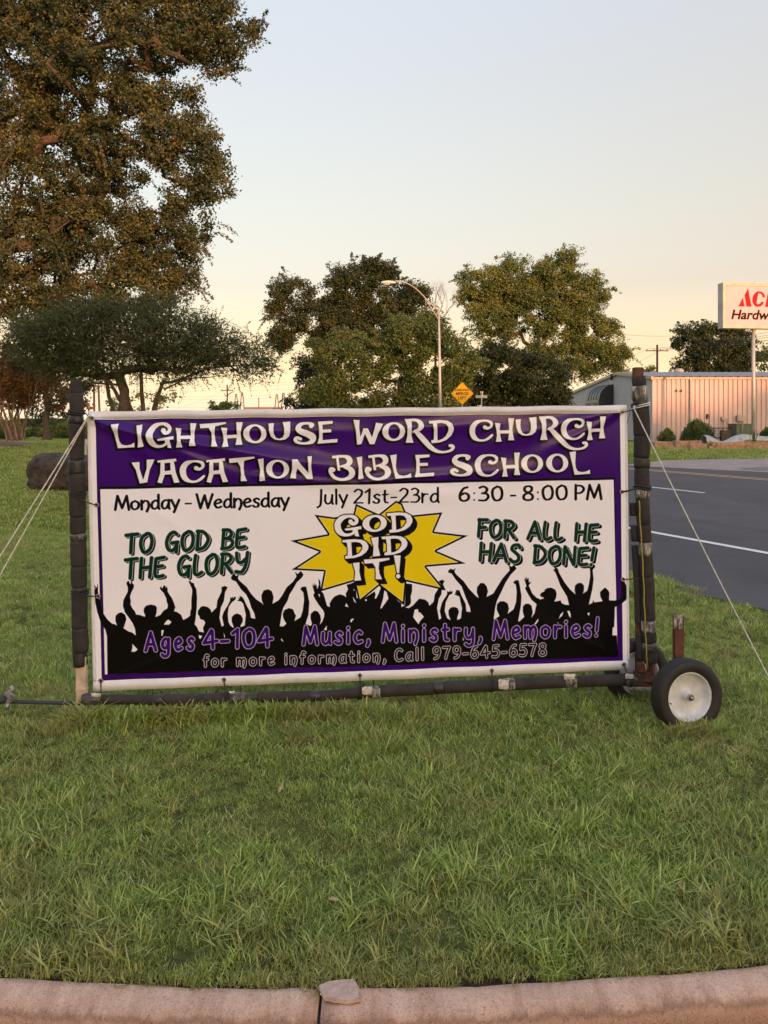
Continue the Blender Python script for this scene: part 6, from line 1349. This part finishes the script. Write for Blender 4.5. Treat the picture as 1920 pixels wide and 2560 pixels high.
def small_bits():
    d = 100; a, b = P(753, 1016, d), P(790, 1030, d); root = empty('blue_container', G(771, d), 'dark blue container top just above the banner edge left of the trees', 'container')
    MB().box((a.x, d, 0), (b.x, d + 2.4, a.z)).build('body', M['blue'], root, bevel=.03)
    for k in range(9): x = a.x + (b.x - a.x) * (k + .5) / 9; MB().box((x - .04, d - .04, .1), (x + .04, d - .001, a.z - .1)).build('rib', M['blue'], root)
    root = empty('thin_pole', G(313, 60), 'thin pale pole seen through the stems of the flat-topped tree', 'pole'); MB().tube([G(313, 60), P(313, 955, 60)], .055, 8).build('shaft', M['lamp_metal'], root, True); MB().tube([P(313, 955, 60), P(313, 952, 60)], .08, 8).build('cap', M['lamp_metal'], root, True)
    for px, y0, y1, w_, d, lab in ((115, 1083, 1093, 6, 68, 'small grey box at the far edge of the lawn beside the thick trunk'), (83, 1085, 1089, 8, 72, 'small white block lying on the far crest of the lawn')):
        a, b = P(px - w_ / 2, y0, d), P(px + w_ / 2, y1, d); z = hill(a.x, d); root = empty('utility_box', Vector((a.x, d, z)), lab, 'utility box')
        MB().box((a.x, d, z), (b.x, d + .3, z + a.z - b.z)).build('body', M['grey_paint'], root, bevel=.02); MB().box((a.x - .02, d - .02, z + a.z - b.z), (b.x + .02, d + .32, z + a.z - b.z + .03)).build('lid', M['grey_paint'], root)
    # pale rail behind the left post
    d = 30; root = empty('road_rail', G(240, d), 'short pale horizontal rail between the left post and the banner', 'rail'); a, b = P(205, 1105, d), P(260, 1105, d)
    MB().box((a.x, d, a.z - .11), (b.x, d + .06, a.z + .10)).build('bar', M['lamp_metal'], root)
    for x in (a.x + .1, b.x - .1): MB().box((x - .04, d + .062, 0), (x + .04, d + .12, a.z)).build('post', M['lamp_metal'], root)
    # bare tree beside the lamp
    b = G(1085, 66); root = empty('bare_tree', b, 'leafless branches sticking out beside the top of the street lamp', 'tree'); mb = MB()
    def br(p, dr, L, r, n):
        q = [p]; 
        for k in range(4): dr = (dr + Vector((random.uniform(-.2, .2), random.uniform(-.2, .2), random.uniform(-.05, .15)))).normalized(); q.append(q[-1] + dr * L / 4)
        mb.tube(q, [r * (1 - .13 * k) for k in range(5)], 4, False)
        if n:
            for k in range(3): br(q[random.choice([2, 3, 4])], (dr + Vector((random.uniform(-.9, .9), random.uniform(-.5, .5), random.uniform(-.1, .5)))).normalized(), L * .62, r * .5, n - 1)
    base = P(1090, 830, 66); mb.tube([b, base], [.16, .08], 6, False)
    for k in range(3): br(base, Vector((-.25 + .3 * k, 0, 1)).normalized(), 2.4, .05, 3)
    mb.build('trunk', M['bark_pale'], root, True)
small_bits()
# ------------------------------------------------ lawn: grass blades
def grass():
    m = NT('grass_blade'); oi = m.n('ObjectInfo'); a = m.n('Attribute', attribute_name='shade')
    pos = m.n('NewGeometry'); 
    big = m.noise(.9, 4, .6); big2 = m.noise(3.3, 3, .6, m.coord((1, 1, 0)))
    base = m.ramp(a.outputs['Fac'], [(0, (.085, .14, .026)), (.35, (.22, .33, .066)), (.65, (.45, .55, .13)), (.90, (.62, .70, .24)), (1, (.78, .76, .42))])
    yel = m.ramp(a.outputs['Fac'], [(0, (.17, .18, .055)), (.5, (.36, .38, .11)), (.85, (.52, .50, .19)), (1, (.70, .64, .36))])
    sm = m.n('Math', operation='ADD'); m.l(big, sm.inputs[0]); m.l(big2, sm.inputs[1]); rr = m.n('Math', operation='MULTIPLY_ADD'); m.l(oi.outputs['Random'], rr.inputs[0]); rr.inputs[1].default_value = .16; m.l(sm.outputs[0], rr.inputs[2])
    sp = m.n('SeparateXYZ'); m.l(pos.outputs['Position'], sp.inputs[0])
    nk = m.n('MapRange'); nk.inputs[1].default_value = 2.2; nk.inputs[2].default_value = 2.7; nk.inputs[3].default_value = .20; nk.inputs[4].default_value = 0; m.l(sp.outputs['Y'], nk.inputs[0])
    r2 = m.n('Math', operation='ADD'); m.l(rr.outputs[0], r2.inputs[0]); m.l(nk.outputs[0], r2.inputs[1])
    f = m.ramp(r2.outputs[0], [(0, (0, 0, 0)), (.50, (0, 0, 0)), (.68, (.9, .9, .9))])
    r3 = m.n('ValToRGB'); r3.color_ramp.elements[0].position = .98; r3.color_ramp.elements[0].color = (0, 0, 0, 1); r3.color_ramp.elements[1].position = 1.32; m.l(r2.outputs[0], r3.inputs[0])
    mr = m.n('MapRange'); mr.inputs[1].default_value = 1.0; mr.inputs[2].default_value = 1.28; mr.inputs[3].default_value = 0; mr.inputs[4].default_value = .92; m.l(r2.outputs[0], mr.inputs[0])
    c = m.mix(mr.outputs[0], base, yel); v = m.n('HueSaturation'); m.l(c, v.inputs['Color'])
    vr = m.n('MapRange'); vr.inputs[3].default_value = .8; vr.inputs[4].default_value = 1.2; m.l(oi.outputs['Random'], vr.inputs[0]); m.l(vr.outputs[0], v.inputs['Value'])
    m.col(v.outputs[0]); m.b.inputs['Roughness'].default_value = .55; m.b.inputs['Specular IOR Level'].default_value = .3
    t = m.n('BsdfTranslucent'); m.l(v.outputs[0], t.inputs[0]); mx = m.n('MixShader'); mx.inputs[0].default_value = .3; m.l(m.b.outputs[0], mx.inputs[1]); m.l(t.outputs[0], mx.inputs[2]); m.l(mx.outputs[0], m.o.inputs[0])
    GM = m.m
    coll = bpy.data.collections.new('grass_tufts')
    def tuft(k, n, rad, h0, h1, w_, lean):
        g = np.random.default_rng(k); V = []; Fq = []; sh = []
        for i in range(n):
            r = rad * math.sqrt(g.uniform()); q = g.uniform(0, 6.28); x, y = r * math.cos(q), r * math.sin(q); h = g.uniform(h0, h1); a_ = g.uniform(0, 6.28); ln = g.uniform(.15, lean) * h; bd = np.array([math.cos(a_), math.sin(a_)])
            sd = np.array([-bd[1], bd[0]]) * w_ * g.uniform(.6, 1.25) * .5; tw = g.uniform(-.8, .8); sd = np.array([sd[0] * math.cos(tw) - sd[1] * math.sin(tw), sd[0] * math.sin(tw) + sd[1] * math.cos(tw)])
            s = g.beta(2.2, 2.6) if g.uniform() > .025 else g.uniform(.9, 1); b = len(V)
            for f_, ww in ((0, .8), (.4, 1), (.75, .75)):
                c_ = np.array([x, y]) + bd * ln * f_ ** 1.8; z = h * (f_ - .25 * (lean > .8) * f_ ** 3)
                V += [(*(c_ - sd * ww), z - .004), (*(c_ + sd * ww), z - .004)]
            V.append((*(np.array([x, y]) + bd * ln), h * (1 - .22 * (lean > .8))))
            Fq += [(b, b + 1, b + 3, b + 2), (b + 2, b + 3, b + 5, b + 4), (b + 4, b + 5, b + 6)]; sh += [s, s, s]
        me = bpy.data.meshes.new('grass_tuft'); me.from_pydata(V, [], Fq); me.materials.append(GM); at = me.attributes.new('shade', 'FLOAT', 'FACE'); at.data.foreach_set('value', sh); me.update()
        o = bpy.data.objects.new('grass_tuft_%02d' % k, me); coll.objects.link(o)
    for k in range(5): tuft(k, 64, .055, .016, .042, .0030, 1.15)        # mown turf
    for k in range(5, 8): tuft(k, 34, .05, .028, .062, .0036, 1.4)       # longer, flopping
    for k in range(8, 10): tuft(k, 16, .04, .04, .085, .0048, 1.6)      # coarse blades
    tuft(10, 70, .05, .006, .022, .0034, 1.8)                             # low thatch
    for k in range(11, 14): tuft(k, 46, .16, .03, .075, .011, 1.0)      # for the far lawn
    g = np.random.default_rng(4); PTS = []; IDX = []; SCL = []
    def zone(y0, y1, dens, kinds, probs, s0, s1, xm=.56):
        n = int(dens * (y1 ** 2 - y0 ** 2) * xm * 1.0 * 1.0 + 1); y = np.sqrt(g.uniform(y0 ** 2, y1 ** 2, n)); x = g.uniform(-xm, xm, n) * y * 1.0
        ky = np.array([kerb_y(a) for a in x]); s = NX * x + NY * y
        edge_n = .12 * np.sin(y * 3.1 + x) + .08 * g.normal(size=n)
        ok = (y > ky + .038 + .02 * np.sin(x * 7) + .016 * g.normal(size=n)) & (s < EDGE + edge_n - .02)
        x, y = x[ok], y[ok]; n = len(x); z = np.array([hill(a, b) for a, b in zip(x, y)]) - .004
        d2 = ((x + 28.6) / 6.4) ** 2 + ((y - 46) / 7.8) ** 2; k2 = d2 > 1.02
        x, y, z = x[k2], y[k2], z[k2]; n = len(x)
        hv = np.clip(.95 + .16 * np.sin(x * 2.3 + 1.7 * np.sin(y * 1.9)) + .13 * np.sin(y * 4.1 + 2.2 * np.sin(x * 3.1)) + .10 * np.sin(x * 9 + y * 7), .6, 1.35); PTS.append(np.c_[x, y, z]); ii = g.choice(kinds, size=n, p=probs); IDX.append(ii); SCL.append(g.uniform(s0, s1, n) * hv)
    n = 330; x = g.uniform(-1.6, 1.7, n); y = np.array([kerb_y(a) for a in x]) + .014 + g.exponential(.02, n); PTS.append(np.c_[x, y, np.full(n, -.004)]); IDX.append(g.choice([10, 0, 1, 5], n, p=[.55, .15, .15, .15])); SCL.append(g.uniform(.45, .85, n))
    zone(1.9, 2.35, 620, [0,1,2,3,4,5,6,7,8,9,10], [.09]*5 + [.05]*3 + [.04]*2 + [.32], .6, 1.15); zone(2.35, 2.9, 900, [0,1,2,3,4,5,6,7,8,9,10], [.11]*5 + [.07]*3 + [.045]*2 + [.15], .75, 1.15)
    zone(2.9, 5.5, 700, [0,1,2,3,4,5,6,7,8,9,10], [.14]*5 + [.065]*3 + [.02]*2 + [.065], .7, 1.12)
    zone(5.5, 11, 280, [0,1,2,3,4,5,6,7], [.15]*5 + [.0834,.0833,.0833], 1.0, 1.5)
    zone(11, 24, 34, [11,12,13], [.34,.33,.33], .9, 1.3)
    zone(24, 75, 7, [11,12,13], [.34,.33,.33], 1.2, 1.9)
    # the strip of lawn across the road, in front of the timbers
    n = 5200; x = g.uniform(12, 40, n); y = g.uniform(30, 59, n); s = NX * x + NY * y; px = 960 + x / y * F; py = HZ + HC / y * F
    ok = (s > FAR + .3) & ((py < 1150) | (px < 1640)) & ~((px > 1600) & (py > 1149))
    PTS.append(np.c_[x[ok], y[ok], np.zeros(ok.sum())]); IDX.append(g.choice([11,12,13], ok.sum())); SCL.append(g.uniform(1.2, 1.9, ok.sum()))
    # taller grass round the wheels, post foot and rail, and a ragged fringe on the asphalt edge
    for (cx, cy, rx, ry, n) in [(W1.x, W1.y - .085, .17, .03, 70), (W1.x, W1.y, .20, .07, 60), (W2.x, W2.y, .2, .1, 60), (P(205, 0, DL).x, DL, .10, .08, 36), (-.6, 4.06, 1.0, .035, 130), (-1.7, 3.92, .35, .08, 45), (.4, 4.18, 1.0, .05, 30)]:
        q = g.uniform(0, 6.28, n); r = np.sqrt(g.uniform(0, 1, n)); PTS.append(np.c_[cx + np.cos(q) * r * rx, cy + np.sin(q) * r * ry, np.full(n, -.004)]); IDX.append(g.choice([5,6,7,8,0], n)); SCL.append(g.uniform(.85, 1.25, n))
    # thin worn strip: fewer tall tufts right behind the kerb is left to the zones
    n = 210; x = g.uniform(-1.62, .25, n); y = np.interp(x, [-1.6, -.9, -.2, .3], [4.06, 4.12, 4.18, 4.21]) - .055 - g.exponential(.02, n)
    PTS.append(np.c_[x, y, np.full(n, -.004)]); IDX.append(g.choice([5, 6, 7, 8], n)); SCL.append(g.uniform(.9, 1.3, n) * np.interp(x, [-1.6, -.6, .3], [1.6, 1.5, .8]))
    # long coarse tufts near the kerb
    for (cx, cy, n) in [(.36, 2.32, 16), (.52, 2.28, 14), (.0, 2.42, 10), (-.55, 2.5, 8), (.75, 2.45, 12), (-.95, 2.40, 8), (.2, 2.6, 12), (.95, 2.3, 10)]:
        PTS.append(np.c_[cx + g.normal(0, .06, n), cy + g.normal(0, .05, n), np.full(n, -.004)]); IDX.append(g.choice([8,9,7], n)); SCL.append(g.uniform(.9, 1.25, n))
    Pn = np.concatenate(PTS).astype(np.float32); In = np.concatenate(IDX).astype(np.int32); Sn = np.concatenate(SCL).astype(np.float32); n = len(Pn)
    me = bpy.data.meshes.new('grass'); me.vertices.add(n); me.vertices.foreach_set('co', Pn.ravel())
    a1 = me.attributes.new('pick', 'INT', 'POINT'); a1.data.foreach_set('value', In); a2 = me.attributes.new('scl', 'FLOAT', 'POINT'); a2.data.foreach_set('value', Sn)
    rot = np.c_[g.normal(0, .10, n), g.normal(0, .10, n), g.uniform(0, 6.28, n)].astype(np.float32); a3 = me.attributes.new('rot', 'FLOAT_VECTOR', 'POINT'); a3.data.foreach_set('vector', rot.ravel()); me.update()
    o = bpy.data.objects.new('grass', me); COL.objects.link(o); tag(o, 'mown green lawn grass with coarse blades near the kerb', kind='stuff')
    ng = bpy.data.node_groups.new('scatter_grass', 'GeometryNodeTree'); ng.interface.new_socket('Geometry', in_out='INPUT', socket_type='NodeSocketGeometry'); ng.interface.new_socket('Geometry', in_out='OUTPUT', socket_type='NodeSocketGeometry')
    N = ng.nodes.new; gi, go = N('NodeGroupInput'), N('NodeGroupOutput'); ip = N('GeometryNodeInstanceOnPoints'); ci = N('GeometryNodeCollectionInfo'); ci.inputs['Collection'].default_value = coll; ci.inputs['Separate Children'].default_value = True; ci.inputs['Reset Children'].default_value = True
    def attr(nm, ty): q = N('GeometryNodeInputNamedAttribute'); q.data_type = ty; q.inputs['Name'].default_value = nm; return q.outputs['Attribute']
    L = ng.links.new; L(gi.outputs[0], ip.inputs['Points']); L(ci.outputs[0], ip.inputs['Instance']); ip.inputs['Pick Instance'].default_value = True; L(attr('pick', 'INT'), ip.inputs['Instance Index']); L(attr('scl', 'FLOAT'), ip.inputs['Scale'])
    er = N('FunctionNodeEulerToRotation'); L(attr('rot', 'FLOAT_VECTOR'), er.inputs[0]); L(er.outputs[0], ip.inputs['Rotation']); L(ip.outputs[0], go.inputs[0])
    md = o.modifiers.new('scatter', 'NODES'); md.node_group = ng
    print('grass tufts', n)
grass()

def litter():
    g = np.random.default_rng(9); mb = MB(); lm = mat('dead_leaf', (.42, .33, .18), (.22, .15, .08), 30, .8, bump=0)
    for k in range(90):
        y = math.sqrt(g.uniform(2.2 ** 2, 7 ** 2)); x = g.uniform(-.52, .52) * y; y = max(y, kerb_y(x) + .03); L = g.uniform(.012, .03); a = g.uniform(0, 6.28); d = Vector((math.cos(a), math.sin(a), g.uniform(-.3, .3))) * L; s_ = Vector((-math.sin(a), math.cos(a), g.uniform(-.2, .2))) * L * g.uniform(.12, .45); c = Vector((x, y, g.uniform(.022, .04)))
        mb.add([c - d, c - s_, c + d, c + s_ + Vector((0, 0, .004))], [(0, 1, 2, 3)])
    o = mb.build('dead_leaves', lm); tag(o, 'small dry leaf and straw bits lying in the grass', kind='stuff')
litter()
